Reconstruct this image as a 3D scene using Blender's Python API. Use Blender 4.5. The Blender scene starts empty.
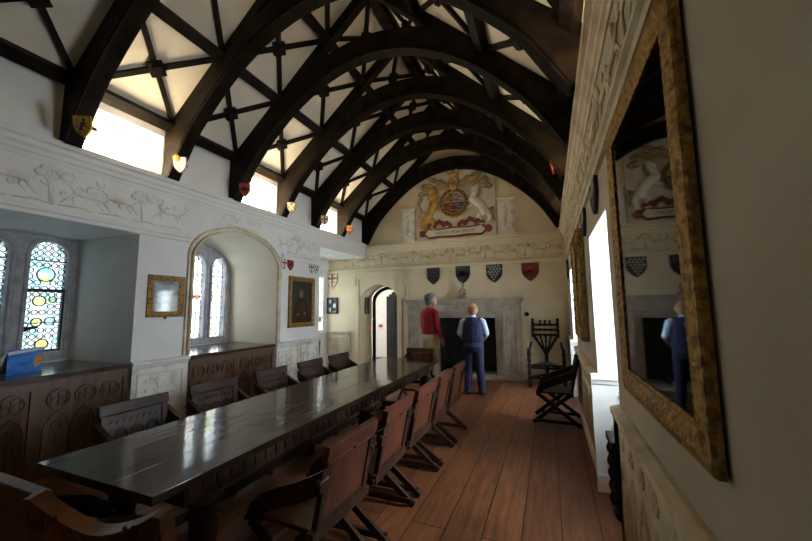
import bpy, bmesh, math, random
from mathutils import Vector, Matrix
PI = math.pi
R = math.radians
random.seed(7)
scn = bpy.context.scene
COL = scn.collection

# ---------------------------------------------------------------- materials
def newmat(name):
    m = bpy.data.materials.new(name); m.use_nodes = True
    nt = m.node_tree
    return m, nt, nt.nodes['Principled BSDF']
def L(nt, a, b): nt.links.new(a, b)
def noisemat(name, c1, c2, scale=8.0, rough=0.6, rough2=None, bump=0.0, bscale=40.0, stretch=None, metal=0.0, coat=0.0, spec=None, lo=.35, hi=.65, detail=5.0, coatr=.1):
    m, nt, p = newmat(name)
    tc = nt.nodes.new('ShaderNodeTexCoord'); mp = nt.nodes.new('ShaderNodeMapping')
    if stretch: mp.inputs['Scale'].default_value = stretch
    L(nt, tc.outputs['Object'], mp.inputs['Vector'])
    n = nt.nodes.new('ShaderNodeTexNoise'); n.inputs['Scale'].default_value = scale; n.inputs['Detail'].default_value = detail
    L(nt, mp.outputs[0], n.inputs['Vector'])
    r = nt.nodes.new('ShaderNodeValToRGB')
    r.color_ramp.elements[0].position = lo; r.color_ramp.elements[1].position = hi
    r.color_ramp.elements[0].color = (*c1, 1); r.color_ramp.elements[1].color = (*c2, 1)
    L(nt, n.outputs['Fac'], r.inputs[0]); L(nt, r.outputs[0], p.inputs['Base Color'])
    p.inputs['Roughness'].default_value = rough
    if rough2 is not None:
        mr = nt.nodes.new('ShaderNodeMapRange'); mr.inputs['To Min'].default_value = rough; mr.inputs['To Max'].default_value = rough2
        L(nt, n.outputs['Fac'], mr.inputs['Value']); L(nt, mr.outputs[0], p.inputs['Roughness'])
    p.inputs['Metallic'].default_value = metal
    p.inputs['Coat Weight'].default_value = coat; p.inputs['Coat Roughness'].default_value = coatr
    if spec is not None: p.inputs['Specular IOR Level'].default_value = spec
    if bump:
        n2 = nt.nodes.new('ShaderNodeTexNoise'); n2.inputs['Scale'].default_value = bscale; n2.inputs['Detail'].default_value = 4
        L(nt, mp.outputs[0], n2.inputs['Vector'])
        b = nt.nodes.new('ShaderNodeBump'); b.inputs['Strength'].default_value = bump; b.inputs['Distance'].default_value = .02
        L(nt, n2.outputs['Fac'], b.inputs['Height']); L(nt, b.outputs[0], p.inputs['Normal'])
    return m
M = {}
M['plaster'] = noisemat('white plaster', (.76, .75, .72), (.82, .81, .78), 2.5, .75, bump=.12, bscale=9)
M['cream'] = noisemat('cream plaster', (.74, .61, .41), (.80, .69, .49), 2.0, .75, bump=.12, bscale=9)
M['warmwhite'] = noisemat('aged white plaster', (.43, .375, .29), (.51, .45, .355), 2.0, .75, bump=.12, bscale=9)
M['ceil'] = noisemat('ceiling plaster', (.78, .71, .58), (.84, .78, .66), 1.5, .8, bump=.1, bscale=6)
M['relief'] = noisemat('moulded plaster', (.52, .41, .26), (.69, .60, .45), 5.0, .75, bump=.25, bscale=30, lo=.3, hi=.55)
M['wrelief'] = noisemat('white moulded plaster', (.56, .48, .36), (.78, .76, .71), 5.0, .75, bump=.15, bscale=30, lo=.3, hi=.5)
M['ochre'] = noisemat('ochre tinted relief', (.50, .36, .19), (.74, .66, .50), 9.0, .8, bump=.2, bscale=40, lo=.35, hi=.6)
M['stone'] = noisemat('grey window stone', (.33, .32, .335), (.48, .465, .48), 9.0, .85, bump=.3, bscale=30)
M['pstone'] = noisemat('pale mantel stone', (.36, .30, .235), (.47, .41, .335), 5.0, .7, bump=.15, bscale=25)
M['oak'] = noisemat('blackened roof oak', (.0045, .0033, .0026), (.018, .0115, .007), 5, .55, bump=.3, bscale=22, stretch=(1, 1, 1), spec=.12)
M['chairwood'] = noisemat('red brown chair oak', (.060, .017, .009), (.165, .050, .024), 6, .36, .55, bump=.12, bscale=30, stretch=(3, 3, .6), coat=.06, coatr=.3, spec=.3)
M['carvedwood'] = noisemat('orange brown carved oak', (.075, .026, .010), (.19, .070, .026), 7, .42, bump=.15, bscale=28, coat=.05, coatr=.25, spec=.25)
M['darkwood'] = noisemat('dark carved oak', (.022, .010, .007), (.062, .026, .014), 6, .45, bump=.2, bscale=28, coat=.06, coatr=.25, spec=.22)
M['cupwood'] = noisemat('panelled cupboard oak', (.060, .025, .011), (.15, .066, .028), 5, .45, bump=.15, bscale=24, stretch=(3, 3, .5))
M['polwood'] = noisemat('polished sill oak', (.035, .018, .010), (.08, .042, .022), 4, .22, bump=.03, bscale=12, coat=.5, coatr=.12)
M['blackwood'] = noisemat('near black turned wood', (.008, .006, .005), (.024, .016, .011), 8, .45, spec=.2)
M['gilt'] = noisemat('old gilt', (.13, .070, .020), (.42, .25, .075), 38, .40, .62, bump=.7, bscale=45, metal=.6, lo=.35, hi=.6)
M['gold'] = noisemat('heraldic gold paint', (.38, .21, .04), (.66, .43, .11), 12, .5, bump=.2, bscale=30, metal=.2)
M['crestwhite'] = noisemat('aged white', (.58, .53, .43), (.70, .65, .54), 4, .65)
M['black'] = noisemat('black paint', (.010, .010, .011), (.028, .028, .030), 10, .5)
M['iron'] = noisemat('sooty iron', (.006, .006, .006), (.02, .018, .017), 12, .7, bump=.2)
M['red'] = noisemat('heraldic red', (.30, .02, .02), (.42, .05, .035), 10, .5)
M['dimgrey'] = noisemat('tarnished grey', (.06, .06, .055), (.12, .115, .10), 10, .55)
M['dullred'] = noisemat('dull red', (.16, .022, .015), (.23, .035, .025), 10, .55)
M['blue'] = noisemat('heraldic blue', (.03, .05, .14), (.06, .09, .2), 10, .5)
M['white'] = noisemat('heraldic white', (.70, .68, .62), (.80, .79, .74), 10, .5)
M['grey'] = noisemat('heraldic grey', (.28, .27, .25), (.42, .40, .37), 10, .55)
M['olive'] = noisemat('dull olive gold', (.22, .16, .06), (.42, .32, .14), 14, .6)
M['lead'] = noisemat('window lead', (.012, .012, .014), (.03, .03, .034), 20, .6)
M['navy'] = noisemat('navy knit', (.012, .014, .058), (.021, .024, .088), 60, .85, bump=.3, bscale=120)
M['navytr'] = noisemat('navy trousers', (.012, .014, .048), (.019, .022, .070), 30, .8)
M['ltblue'] = noisemat('pale blue shirt', (.42, .58, .80), (.52, .68, .88), 20, .8)
M['redknit'] = noisemat('red jumper', (.33, .012, .020), (.44, .022, .030), 60, .85, bump=.3, bscale=120)
M['khaki'] = noisemat('cream trousers', (.44, .36, .26), (.54, .45, .33), 20, .85)
M['skin'] = noisemat('skin', (.50, .27, .19), (.58, .33, .24), 8, .55)
M['greyhair'] = noisemat('grey hair', (.10, .10, .105), (.26, .26, .27), 50, .7, bump=.5, bscale=80)
M['gingerhair'] = noisemat('thin ginger hair', (.30, .15, .08), (.44, .25, .15), 50, .7, bump=.4, bscale=80)
M['shoe'] = noisemat('black shoe', (.010, .010, .012), (.02, .02, .022), 10, .4)
M['paper'] = noisemat('paper', (.66, .66, .64), (.72, .72, .70), 10, .7)
M['figure'] = noisemat('brown stone figure', (.22, .17, .11), (.40, .33, .23), 14, .7, bump=.3)
M['canvas'] = noisemat('dark portrait canvas', (.010, .009, .008), (.035, .028, .020), 4, .35, coat=.3)
M['flesh'] = noisemat('painted flesh', (.22, .12, .07), (.30, .17, .10), 9, .5)
M['leaflet'] = noisemat('blue leaflet', (.02, .12, .50), (.10, .32, .72), 5, .35, stretch=(1, 1, 3))
M['orange'] = noisemat('orange print', (.60, .20, .03), (.80, .36, .08), 30, .4)
M['greyprint'] = noisemat('grey print', (.10, .11, .12), (.36, .37, .37), 4, .35, stretch=(1, 1, 2), coat=.6, coatr=.05)

def floor_mat():
    m, nt, p = newmat('floor boards')
    tc = nt.nodes.new('ShaderNodeTexCoord'); sx = nt.nodes.new('ShaderNodeSeparateXYZ'); L(nt, tc.outputs['Object'], sx.inputs[0])
    cb = nt.nodes.new('ShaderNodeCombineXYZ'); L(nt, sx.outputs['Y'], cb.inputs['X']); L(nt, sx.outputs['X'], cb.inputs['Y'])
    br = nt.nodes.new('ShaderNodeTexBrick'); L(nt, cb.outputs[0], br.inputs['Vector'])
    br.offset = .37; br.inputs['Scale'].default_value = 1; br.inputs['Brick Width'].default_value = 4.3; br.inputs['Row Height'].default_value = .27
    br.inputs['Mortar Size'].default_value = .006; br.inputs['Mortar Smooth'].default_value = .2; br.inputs['Bias'].default_value = 0
    br.inputs['Color1'].default_value = (.130, .043, .017, 1); br.inputs['Color2'].default_value = (.240, .086, .033, 1); br.inputs['Mortar'].default_value = (.015, .007, .004, 1)
    mp = nt.nodes.new('ShaderNodeMapping'); mp.inputs['Scale'].default_value = (9, .8, 1); L(nt, tc.outputs['Object'], mp.inputs['Vector'])
    n = nt.nodes.new('ShaderNodeTexNoise'); n.inputs['Scale'].default_value = 3; n.inputs['Detail'].default_value = 7; n.inputs['Distortion'].default_value = .6; L(nt, mp.outputs[0], n.inputs['Vector'])
    n3 = nt.nodes.new('ShaderNodeTexNoise'); n3.inputs['Scale'].default_value = 1.6; n3.inputs['Detail'].default_value = 4; L(nt, tc.outputs['Object'], n3.inputs['Vector'])
    r = nt.nodes.new('ShaderNodeMapRange'); r.inputs['From Min'].default_value = .3; r.inputs['From Max'].default_value = .7; r.inputs['To Min'].default_value = .62; r.inputs['To Max'].default_value = 1.3; L(nt, n.outputs['Fac'], r.inputs['Value'])
    r2 = nt.nodes.new('ShaderNodeMapRange'); r2.inputs['From Min'].default_value = .3; r2.inputs['From Max'].default_value = .7; r2.inputs['To Min'].default_value = .75; r2.inputs['To Max'].default_value = 1.2; L(nt, n3.outputs['Fac'], r2.inputs['Value'])
    mm = nt.nodes.new('ShaderNodeMath'); mm.operation = 'MULTIPLY'; L(nt, r.outputs[0], mm.inputs[0]); L(nt, r2.outputs[0], mm.inputs[1])
    mx = nt.nodes.new('ShaderNodeVectorMath'); mx.operation = 'SCALE'; L(nt, br.outputs['Color'], mx.inputs[0]); L(nt, mm.outputs[0], mx.inputs['Scale'])
    L(nt, mx.outputs[0], p.inputs['Base Color'])
    rr = nt.nodes.new('ShaderNodeMapRange'); rr.inputs['To Min'].default_value = .34; rr.inputs['To Max'].default_value = .6; L(nt, n3.outputs['Fac'], rr.inputs['Value']); L(nt, rr.outputs[0], p.inputs['Roughness'])
    b = nt.nodes.new('ShaderNodeBump'); b.inputs['Strength'].default_value = .25; b.inputs['Distance'].default_value = .01
    ad = nt.nodes.new('ShaderNodeMath'); ad.operation = 'SUBTRACT'; L(nt, n.outputs['Fac'], ad.inputs[0]); L(nt, br.outputs['Fac'], ad.inputs[1]); L(nt, ad.outputs[0], b.inputs['Height']); L(nt, b.outputs[0], p.inputs['Normal'])
    return m
M['floor'] = floor_mat()
def table_mat():
    m, nt, p = newmat('polished table oak')
    tc = nt.nodes.new('ShaderNodeTexCoord'); mp = nt.nodes.new('ShaderNodeMapping'); mp.inputs['Scale'].default_value = (10, .7, 4); L(nt, tc.outputs['Object'], mp.inputs['Vector'])
    n = nt.nodes.new('ShaderNodeTexNoise'); n.inputs['Scale'].default_value = 2.5; n.inputs['Detail'].default_value = 6; L(nt, mp.outputs[0], n.inputs['Vector'])
    r = nt.nodes.new('ShaderNodeValToRGB'); r.color_ramp.elements[0].color = (.018, .008, .004, 1); r.color_ramp.elements[1].color = (.050, .023, .011, 1); r.color_ramp.elements[0].position = .35; r.color_ramp.elements[1].position = .65
    L(nt, n.outputs['Fac'], r.inputs[0]); L(nt, r.outputs[0], p.inputs['Base Color'])
    p.inputs['Roughness'].default_value = .45; p.inputs['Specular IOR Level'].default_value = .05; p.inputs['Coat IOR'].default_value = 1.42; p.inputs['Coat Weight'].default_value = .8; p.inputs['Coat Roughness'].default_value = .09
    n2 = nt.nodes.new('ShaderNodeTexNoise'); n2.inputs['Scale'].default_value = 5; n2.inputs['Detail'].default_value = 2; L(nt, tc.outputs['Object'], n2.inputs['Vector'])
    b = nt.nodes.new('ShaderNodeBump'); b.inputs['Strength'].default_value = .10; b.inputs['Distance'].default_value = .02; L(nt, n2.outputs['Fac'], b.inputs['Height']); L(nt, b.outputs[0], p.inputs['Normal']); L(nt, b.outputs[0], p.inputs['Coat Normal'])
    return m
M['table'] = table_mat()
def mirror_mat():
    m, nt, p = newmat('old dim mirror glass')
    n = nt.nodes.new('ShaderNodeTexNoise'); n.inputs['Scale'].default_value = 3
    r = nt.nodes.new('ShaderNodeValToRGB'); r.color_ramp.elements[0].color = (.055, .058, .058, 1); r.color_ramp.elements[1].color = (.10, .103, .10, 1)
    L(nt, n.outputs['Fac'], r.inputs[0]); L(nt, r.outputs[0], p.inputs['Base Color'])
    p.inputs['Metallic'].default_value = 1; p.inputs['Roughness'].default_value = .03
    return m
M['mirror'] = mirror_mat()
def glass_mat(name, ramp, scale=11.0, gl=.06):
    m = bpy.data.materials.new(name); m.use_nodes = True; nt = m.node_tree; nt.nodes.clear()
    out = nt.nodes.new('ShaderNodeOutputMaterial'); tr = nt.nodes.new('ShaderNodeBsdfTransparent'); g = nt.nodes.new('ShaderNodeBsdfGlossy'); g.inputs['Roughness'].default_value = .1
    mx = nt.nodes.new('ShaderNodeMixShader'); mx.inputs[0].default_value = gl
    tc = nt.nodes.new('ShaderNodeTexCoord'); v = nt.nodes.new('ShaderNodeTexVoronoi'); v.inputs['Scale'].default_value = scale; L(nt, tc.outputs['Object'], v.inputs['Vector'])
    sp = nt.nodes.new('ShaderNodeSeparateColor'); L(nt, v.outputs['Color'], sp.inputs[0])
    r = nt.nodes.new('ShaderNodeValToRGB'); r.color_ramp.interpolation = 'CONSTANT'
    els = r.color_ramp.elements
    els[0].color = (*ramp[0], 1); els[0].position = 0
    els[1].color = (*ramp[1], 1); els[1].position = 1 / len(ramp)
    for i in range(2, len(ramp)):
        e = els.new(i / len(ramp)); e.color = (*ramp[i], 1)
    L(nt, sp.outputs[0], r.inputs[0]); L(nt, r.outputs[0], tr.inputs['Color'])
    L(nt, tr.outputs[0], mx.inputs[1]); L(nt, g.outputs[0], mx.inputs[2]); L(nt, mx.outputs[0], out.inputs['Surface'])
    return m
TG = .34
def tg(*c): return tuple(x * TG for x in c)
TG = .05
M['pane_teal'] = glass_mat('pale green leaded glass', [tg(.60, .95, .92), tg(.95, 1., .98), tg(.70, 1., .95), tg(1.1, 1.1, 1.1), tg(.90, 1., .90)])
TG = .12
M['pane_pale'] = glass_mat('pale leaded glass', [tg(1.7, 1.7, 1.7), tg(1.4, 1.55, 1.65), tg(1.65, 1.6, 1.35), tg(1.8, 1.8, 1.8)])
M['pane_warm'] = glass_mat('warm tinted glass', [(.95, .82, .60), (1., .88, .68)])  # tint added so the clerestory daylight falls warm on the ceiling
M['pane_dim'] = glass_mat('pale antique glass', [(.30, .31, .30), (.36, .36, .34)])
M['pane_clear'] = glass_mat('clear old glass', [(.9, .92, .92), (.95, .95, .95)])
TG = 1.0
M['gl_yellow'] = glass_mat('yellow stained glass', [tg(1., .74, .18), tg(1., .84, .40)], 30)
M['gl_orange'] = glass_mat('amber stained glass', [tg(1., .52, .12), tg(1., .68, .25)], 30)
M['gl_blue'] = glass_mat('pale blue stained glass', [tg(.55, .78, .98), tg(.85, .93, 1.)], 20)
M['gl_red'] = glass_mat('ruby stained glass', [tg(.6, .05, .04), tg(.8, .2, .06)], 30)
M['gl_green'] = glass_mat('green stained glass', [tg(.25, .55, .25), tg(.5, .75, .3)], 30)

# ---------------------------------------------------------------- mesh helpers
def nb(): return bmesh.new()
def box(bm, x0, x1, y0, y1, z0, z1, mat=None):
    vs = [bm.verts.new(c) for c in ((x0, y0, z0), (x1, y0, z0), (x1, y1, z0), (x0, y1, z0), (x0, y0, z1), (x1, y0, z1), (x1, y1, z1), (x0, y1, z1))]
    for f in ((3, 2, 1, 0), (4, 5, 6, 7), (0, 1, 5, 4), (1, 2, 6, 5), (2, 3, 7, 6), (3, 0, 4, 7)): bm.faces.new([vs[i] for i in f])
    if mat is not None:
        for v in vs: v.co = mat @ v.co
    return vs
def bar(bm, a, b, w, h, up=(0, 0, 1)):
    """rectangular bar from a to b, w across, h along up"""
    a = Vector(a); b = Vector(b); d = (b - a).normalized(); u = Vector(up); s = d.cross(u)
    if s.length < 1e-4: s = d.cross(Vector((1, 0, 0)))
    s.normalize(); u = s.cross(d).normalized()
    vs = [bm.verts.new(p + s * (w / 2 * i) + u * (h / 2 * j)) for p in (a, b) for i, j in ((-1, -1), (1, -1), (1, 1), (-1, 1))]
    for f in ((0, 1, 2, 3), (7, 6, 5, 4), (0, 4, 5, 1), (1, 5, 6, 2), (2, 6, 7, 3), (3, 7, 4, 0)): bm.faces.new([vs[i] for i in f])
def prism(bm, pts, ax, a0, a1):
    """pts: 2D outline; ax: axis of extrusion 'x','y','z' (2D coords are the other two in order)"""
    def P(p, a):
        return {'x': (a, p[0], p[1]), 'y': (p[0], a, p[1]), 'z': (p[0], p[1], a)}[ax]
    A = [bm.verts.new(P(p, a0)) for p in pts]; B = [bm.verts.new(P(p, a1)) for p in pts]
    n = len(pts)
    fs = [bm.faces.new(A), bm.faces.new(B[::-1])]
    for i in range(n): bm.faces.new((A[i], B[i], B[(i + 1) % n], A[(i + 1) % n]))
    bmesh.ops.triangulate(bm, faces=fs)
def lathe(bm, prof, seg=16, cx=0, cy=0, z0=0):
    rings = []
    for r, z in prof:
        rings.append([bm.verts.new((cx + r * math.cos(2 * PI * i / seg), cy + r * math.sin(2 * PI * i / seg), z0 + z)) for i in range(seg)])
    for a, b in zip(rings, rings[1:]):
        for i in range(seg): bm.faces.new((a[i], a[(i + 1) % seg], b[(i + 1) % seg], b[i]))
    bm.faces.new(rings[0][::-1]); bm.faces.new(rings[-1])
def limb(bm, pts, rad, seg=8, flat=None, cap=True):
    """tapered tube through pts; flat=(axis vector, factor) squashes the rings along an axis"""
    pts = [Vector(p) for p in pts]; n = len(pts); rings = []
    ref = None
    if cap:
        d0 = (pts[0] - pts[1]).normalized(); d1 = (pts[-1] - pts[-2]).normalized()
        pts = [pts[0] + d0 * rad[0] * .55] + pts + [pts[-1] + d1 * rad[-1] * .55]; rad = [rad[0] * .55] + list(rad) + [rad[-1] * .55]; n += 2
    for i, p in enumerate(pts):
        t = (pts[min(i + 1, n - 1)] - pts[max(i - 1, 0)]).normalized()
        if ref is None:
            ref = t.orthogonal().normalized()
        s = (ref - t * ref.dot(t))
        if s.length < 1e-5: s = t.orthogonal()
        s.normalize(); ref = s; u = t.cross(s)
        ring = []
        for k in range(seg):
            a = 2 * PI * k / seg; off = (s * math.cos(a) + u * math.sin(a)) * rad[i]
            if flat:
                ax = flat[0]; c = off.dot(ax); off = off + ax * (c * (flat[1] - 1))
            ring.append(bm.verts.new(p + off))
        rings.append(ring)
    for a, b in zip(rings, rings[1:]):
        for i in range(seg): bm.faces.new((a[i], a[(i + 1) % seg], b[(i + 1) % seg], b[i]))
    bm.faces.new(rings[0][::-1]); bm.faces.new(rings[-1])
def ball(bm, c, r, sx=1, sy=1, sz=1, u=10, v=7):
    m = Matrix.Translation(c) @ Matrix.Diagonal((sx, sy, sz, 1))
    bmesh.ops.create_uvsphere(bm, u_segments=u, v_segments=v, radius=r, matrix=m)
def ringflat(bm, c, r0, r1, y0, y1, seg=8, rot=0.0):
    """flat annulus in the x-z plane between y0 and y1"""
    vs = []
    for k in range(seg):
        a = 2 * PI * k / seg + rot; ca, sa = math.cos(a), math.sin(a)
        vs.append([bm.verts.new((c[0] + r * ca, y, c[1] + r * sa)) for r, y in ((r0, y0), (r1, y0), (r1, y1), (r0, y1))])
    for k in range(seg):
        a, b = vs[k], vs[(k + 1) % seg]
        for i in range(4): bm.faces.new((a[i], a[(i + 1) % 4], b[(i + 1) % 4], b[i]))
def link(name, bm, mat, parent=None, smooth=False, bevel=0.0):
    me = bpy.data.meshes.new(name)
    bmesh.ops.recalc_face_normals(bm, faces=bm.faces)
    bm.to_mesh(me); bm.free()
    if smooth:
        for p in me.polygons: p.use_smooth = True
    o = bpy.data.objects.new(name, me); COL.objects.link(o)
    me.materials.append(M[mat] if isinstance(mat, str) else mat)
    if parent: o.parent = parent
    if bevel:
        b = o.modifiers.new('bevel', 'BEVEL'); b.width = bevel; b.segments = 2; b.limit_method = 'ANGLE'
    return o
def tag(o, label=None, cat=None, group=None, kind=None):
    if label: o['label'] = label
    if cat: o['category'] = cat
    if group: o['group'] = group
    if kind: o['kind'] = kind
    return o
def thing(name, label, cat, loc=(0, 0, 0), rz=0.0, group=None):
    o = bpy.data.objects.new(name, None); COL.objects.link(o); o.empty_display_size = .1
    o.location = loc; o.rotation_euler = (0, 0, rz)
    return tag(o, label, cat, group)
def struct(name, bm, mat, label=None, cat=None):
    return tag(link(name, bm, mat), label, cat, kind='structure')
def copy_tree(o, parent=None):
    c = o.copy(); COL.objects.link(c)
    if parent: c.parent = parent
    for ch in list(o.children): copy_tree(ch, c)
    return c
def moved(bm, mat):
    for v in bm.verts: v.co = mat @ v.co
    return bm
# wall frames: local x along the wall, local y out of the wall, z up
RL, RR, RF = -PI / 2, PI / 2, PI
XL, XR, YF = -4.755, .38, 8.6
def on_left(y, z=0, off=0): return (XL + off, y, z)
def on_right(y, z=0, off=0): return (XR - off, y, z)
def on_far(x, z=0, off=0): return (x, YF - off, z)
def wall_mat(rz, loc): return Matrix.Translation(loc) @ Matrix.Rotation(rz, 4, 'Z')
ORD = ['nearest', 'second', 'third', 'fourth', 'fifth', 'sixth', 'seventh', 'eighth']

# ---------------------------------------------------------------- camera
def make_camera():
    yaw, pit, rol = 3.87457974e-01, 1.07080529e-01, -1.06259188e-02
    f = Vector((-math.sin(yaw) * math.cos(pit), math.cos(yaw) * math.cos(pit), math.sin(pit)))
    r = Vector((math.cos(yaw), math.sin(yaw), 0)); u = r.cross(f)
    r2 = r * math.cos(rol) + u * math.sin(rol); u2 = -r * math.sin(rol) + u * math.cos(rol)
    cd = bpy.data.cameras.new('camera'); cam = bpy.data.objects.new('camera', cd); COL.objects.link(cam)
    m = Matrix((r2, u2, -f)).transposed().to_4x4(); m.translation = (0, 0, 1.65)
    cam.matrix_world = m
    cd.sensor_width = 36; cd.lens = 349.478787 / 812 * 36; cd.clip_start = .03
    scn.camera = cam
make_camera()

# ---------------------------------------------------------------- room shell
TY = [.90, 1.96, 3.04, 4.09, 5.18, 6.22, 7.24, 8.46]      # roof trusses
CLER = [(2.08, 2.96), (4.20, 5.10), (6.33, 7.16)]                # clerestory openings
Y0 = -1.6
def archz(t, zs, za):
    t = min(1, abs(t)); h = za - zs
    return zs + h * (.86 * math.sqrt(max(0, 1 - t ** 2.3)) + .14 * (1 - t))
def arch_pts(a, b, zs, za, n=16):
    c, w = (a + b) / 2, (b - a) / 2
    return [(c + w * math.sin(PI / 2 * (-1 + 2 * i / n)), archz(math.sin(PI / 2 * (-1 + 2 * i / n)), zs, za)) for i in range(n + 1)]
def spandrel(bm, a, b, zs, za, ztop, ax, d0, d1, n=16):
    ps = arch_pts(a, b, zs, za, n)
    for p, q in zip(ps, ps[1:]):
        prism(bm, [p, q, (q[0], ztop), (p[0], ztop)], ax, d0, d1)

bm = nb(); box(bm, -7.2, 2.0, Y0 - .3, 11.2, -.12, 0); struct('floor', bm, 'floor')

# left wall: piers, lintels, outer skin with window openings, clerestory
XO = -5.98
bm = nb()
for a, b in ((Y0, .3), (5.18, 6.5)): box(bm, XO, XL, a, b, 0, 3.42)
prism(bm, [(XL, 2.75), (XL, 3.48), (XO, 3.48), (XO, 2.69), (XO + .75, 2.72)], 'z', 0, 3.42)
box(bm, XO, XL, .3, 2.75, 2.62, 3.42)
spandrel(bm, 3.48, 5.18, 2.38, 2.93, 3.42, 'x', XO, XL)
box(bm, XO, XL, 6.5, YF, 3.06, 3.42)
def skin(bm, x0, x1, ya, yb, za, zb, holes):
    """wall slab in the y-z plane with rectangular holes sorted by y"""
    y = ya
    for (h0, h1, g0, g1) in holes:
        if h0 > y: box(bm, x0, x1, y, h0, za, zb)
        if g0 > za: box(bm, x0, x1, h0, h1, za, g0)
        if g1 < zb: box(bm, x0, x1, h0, h1, g1, zb)
        y = h1
    if y < yb: box(bm, x0, x1, y, yb, za, zb)
skin(bm, XO - .10, XO, Y0, YF, 0, 3.42, [(.55, 2.72, 1.05, 2.60), (4.28, 5.18, 1.05, 2.93), (6.8, 8.45, 1.0, 2.6)])
skin(bm, XL - .42, XL, Y0, YF, 3.42, 4.20, [(a, b, 3.44, 4.0) for a, b in CLER])
struct('wall_left', bm, 'plaster')

# right wall
bm = nb()
XRO = 1.05
BAYS = [(2.63, 3.75), (6.25, 7.32)]
y = Y0
for a, b in BAYS:
    box(bm, XR, XRO, y, a, 0, 3.42); box(bm, XR, XRO, a, b, 2.31, 3.42); y = b
box(bm, XR, XRO, y, YF, 0, 3.42)
skin(bm, XRO, XRO + .3, Y0, YF, 0, 3.42, [(2.75, 3.65, 1.05, 2.28), (6.35, 7.25, 1.05, 2.28)])
skin(bm, XR, XR + .42, Y0, YF, 3.42, 4.0, [(a, b, 3.44, 3.86) for a, b in CLER])
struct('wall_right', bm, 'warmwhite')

# far wall with doorway and fireplace opening
bm = nb(); YB = 9.25
DX0, DX1 = -4.88, -3.78
box(bm, XO - .32, DX0, YF, YB, 0, 3.42); spandrel(bm, DX0, DX1, 1.9, 2.30, 3.42, 'y', YF, YB)
box(bm, DX1, -2.60, YF, YB, 0, 3.42); box(bm, -2.60, -1.22, YF, YB, 1.42, 3.42); box(bm, -1.22, XRO + .3, YF, YB, 0, 3.42)
box(bm, -2.60, -1.22, YB - .08, YB, 0, 1.42)
zr = 6.40
prism(bm, [(XL - .42, 3.42), (XR + .42, 3.42), (XR + .42, 4.0), (-2.19, 6.5), (XL - .42, 4.15)], 'y', YF, YB)
struct('wall_far', bm, 'cream')
bm = nb(); box(bm, XO - .32, XRO + .3, Y0 - .3, Y0, 0, 6.7); struct('wall_near', bm, 'plaster')
# passage behind the doorway
bm = nb()
box(bm, -5.9, -5.7, YB, 11.0, 0, 2.9)
box(bm, -5.9, -2.9, 10.9, 11.1, 0, 2.9); box(bm, -3.1, -2.9, YB, 9.9, 0, 2.9); box(bm, -3.1, -2.9, 10.7, 10.9, 0, 2.9); box(bm, -3.1, -2.9, 9.9, 10.7, 0, 1.0); box(bm, -3.1, -2.9, 9.9, 10.7, 2.4, 2.9); box(bm, -5.9, -2.9, YB, 11.1, 2.8, 3.0)
struct('wall_passage', bm, 'plaster')

# sloping plaster ceiling (two slopes)
SLS = {-1: .88, 1: .95}
RZ = 6.377
def roof(X): return RZ - abs(X + 2.19) * SLS[1 if X > -2.19 else -1]
bm = nb()
XC = -2.19
for s in (-1, 1):
    e = XC + s * 2.99
    prism(bm, [(e, roof(e)), (XC, RZ), (XC, RZ + .2), (e, roof(e) + .2)], 'y', Y0 - .3, YF + .02)
struct('ceiling', bm, 'ceil')

# ---------------------------------------------------------------- roof timbers
def zsof(u): return 5.19 - 1.72 * abs(u / 2.48) ** 2.05 - .4 * max(0, abs(u) - 2.1)
def make_truss():
    t = thing('roof_truss', '', 'roof truss')
    n = 36; ins = []; out = []
    for i in range(n + 1):
        u = -2.43 + 4.86 * i / n
        z = zsof(u); du = .01
        sl = (zsof(u + du) - zsof(u - du)) / (2 * du); nn = Vector((-sl, 1)).normalized()
        ins.append((u, z)); q = (u + nn.x * .31, z + nn.y * .31)
        qu = max(-2.55, min(2.55, q[0])); qz = min(q[1], roof(XC + qu) - .01)
        out.append((qu, max(qz, z + .02 if abs(u) < 2.3 else z)))
    bm = nb()
    for i in range(n):
        prism(bm, [ins[i], ins[i + 1], out[i + 1], out[i]], 'y', -.065, .065)
    bmesh.ops.remove_doubles(bm, verts=bm.verts, dist=.0005)
    for s in (-1, 1):   # post against the wall that carries the foot of the brace
        prism(bm, [(s * 2.555, 3.44), (s * 2.43, 3.44), (s * 2.34, 3.62), (s * 2.25, 3.85), (s * 2.25, roof(XC + s * 2.25) - .02), (s * 2.555, roof(XC + s * 2.555) - .02)], 'y', -.065, .065)
    link('arch_brace', bm, 'oak', t)
    bm = nb()   # moulded soffit fillet, slightly proud on both faces
    for i in range(n):
        a, b = ins[i], ins[i + 1]
        for (o0, o1) in ((.0, .035), (.06, .085)):
            prism(bm, [(a[0], a[1] + o0), (b[0], b[1] + o0), (b[0], b[1] + o1), (a[0], a[1] + o1)], 'y', -.078, .078)
    bmesh.ops.remove_doubles(bm, verts=bm.verts, dist=.0005)
    link('soffit_moulding', bm, 'oak', t)
    for s in (-1, 1):
        bm = nb()
        prism(bm, [(s * 2.55, roof(XC + s * 2.55)), (0, RZ - .01), (0, RZ - .20), (s * 2.55, roof(XC + s * 2.55) - .17)], 'y', -.06, .06)
        link('rafter', bm, 'oak', t)
    return t
proto = make_truss()
nt_ = len(TY)
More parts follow.
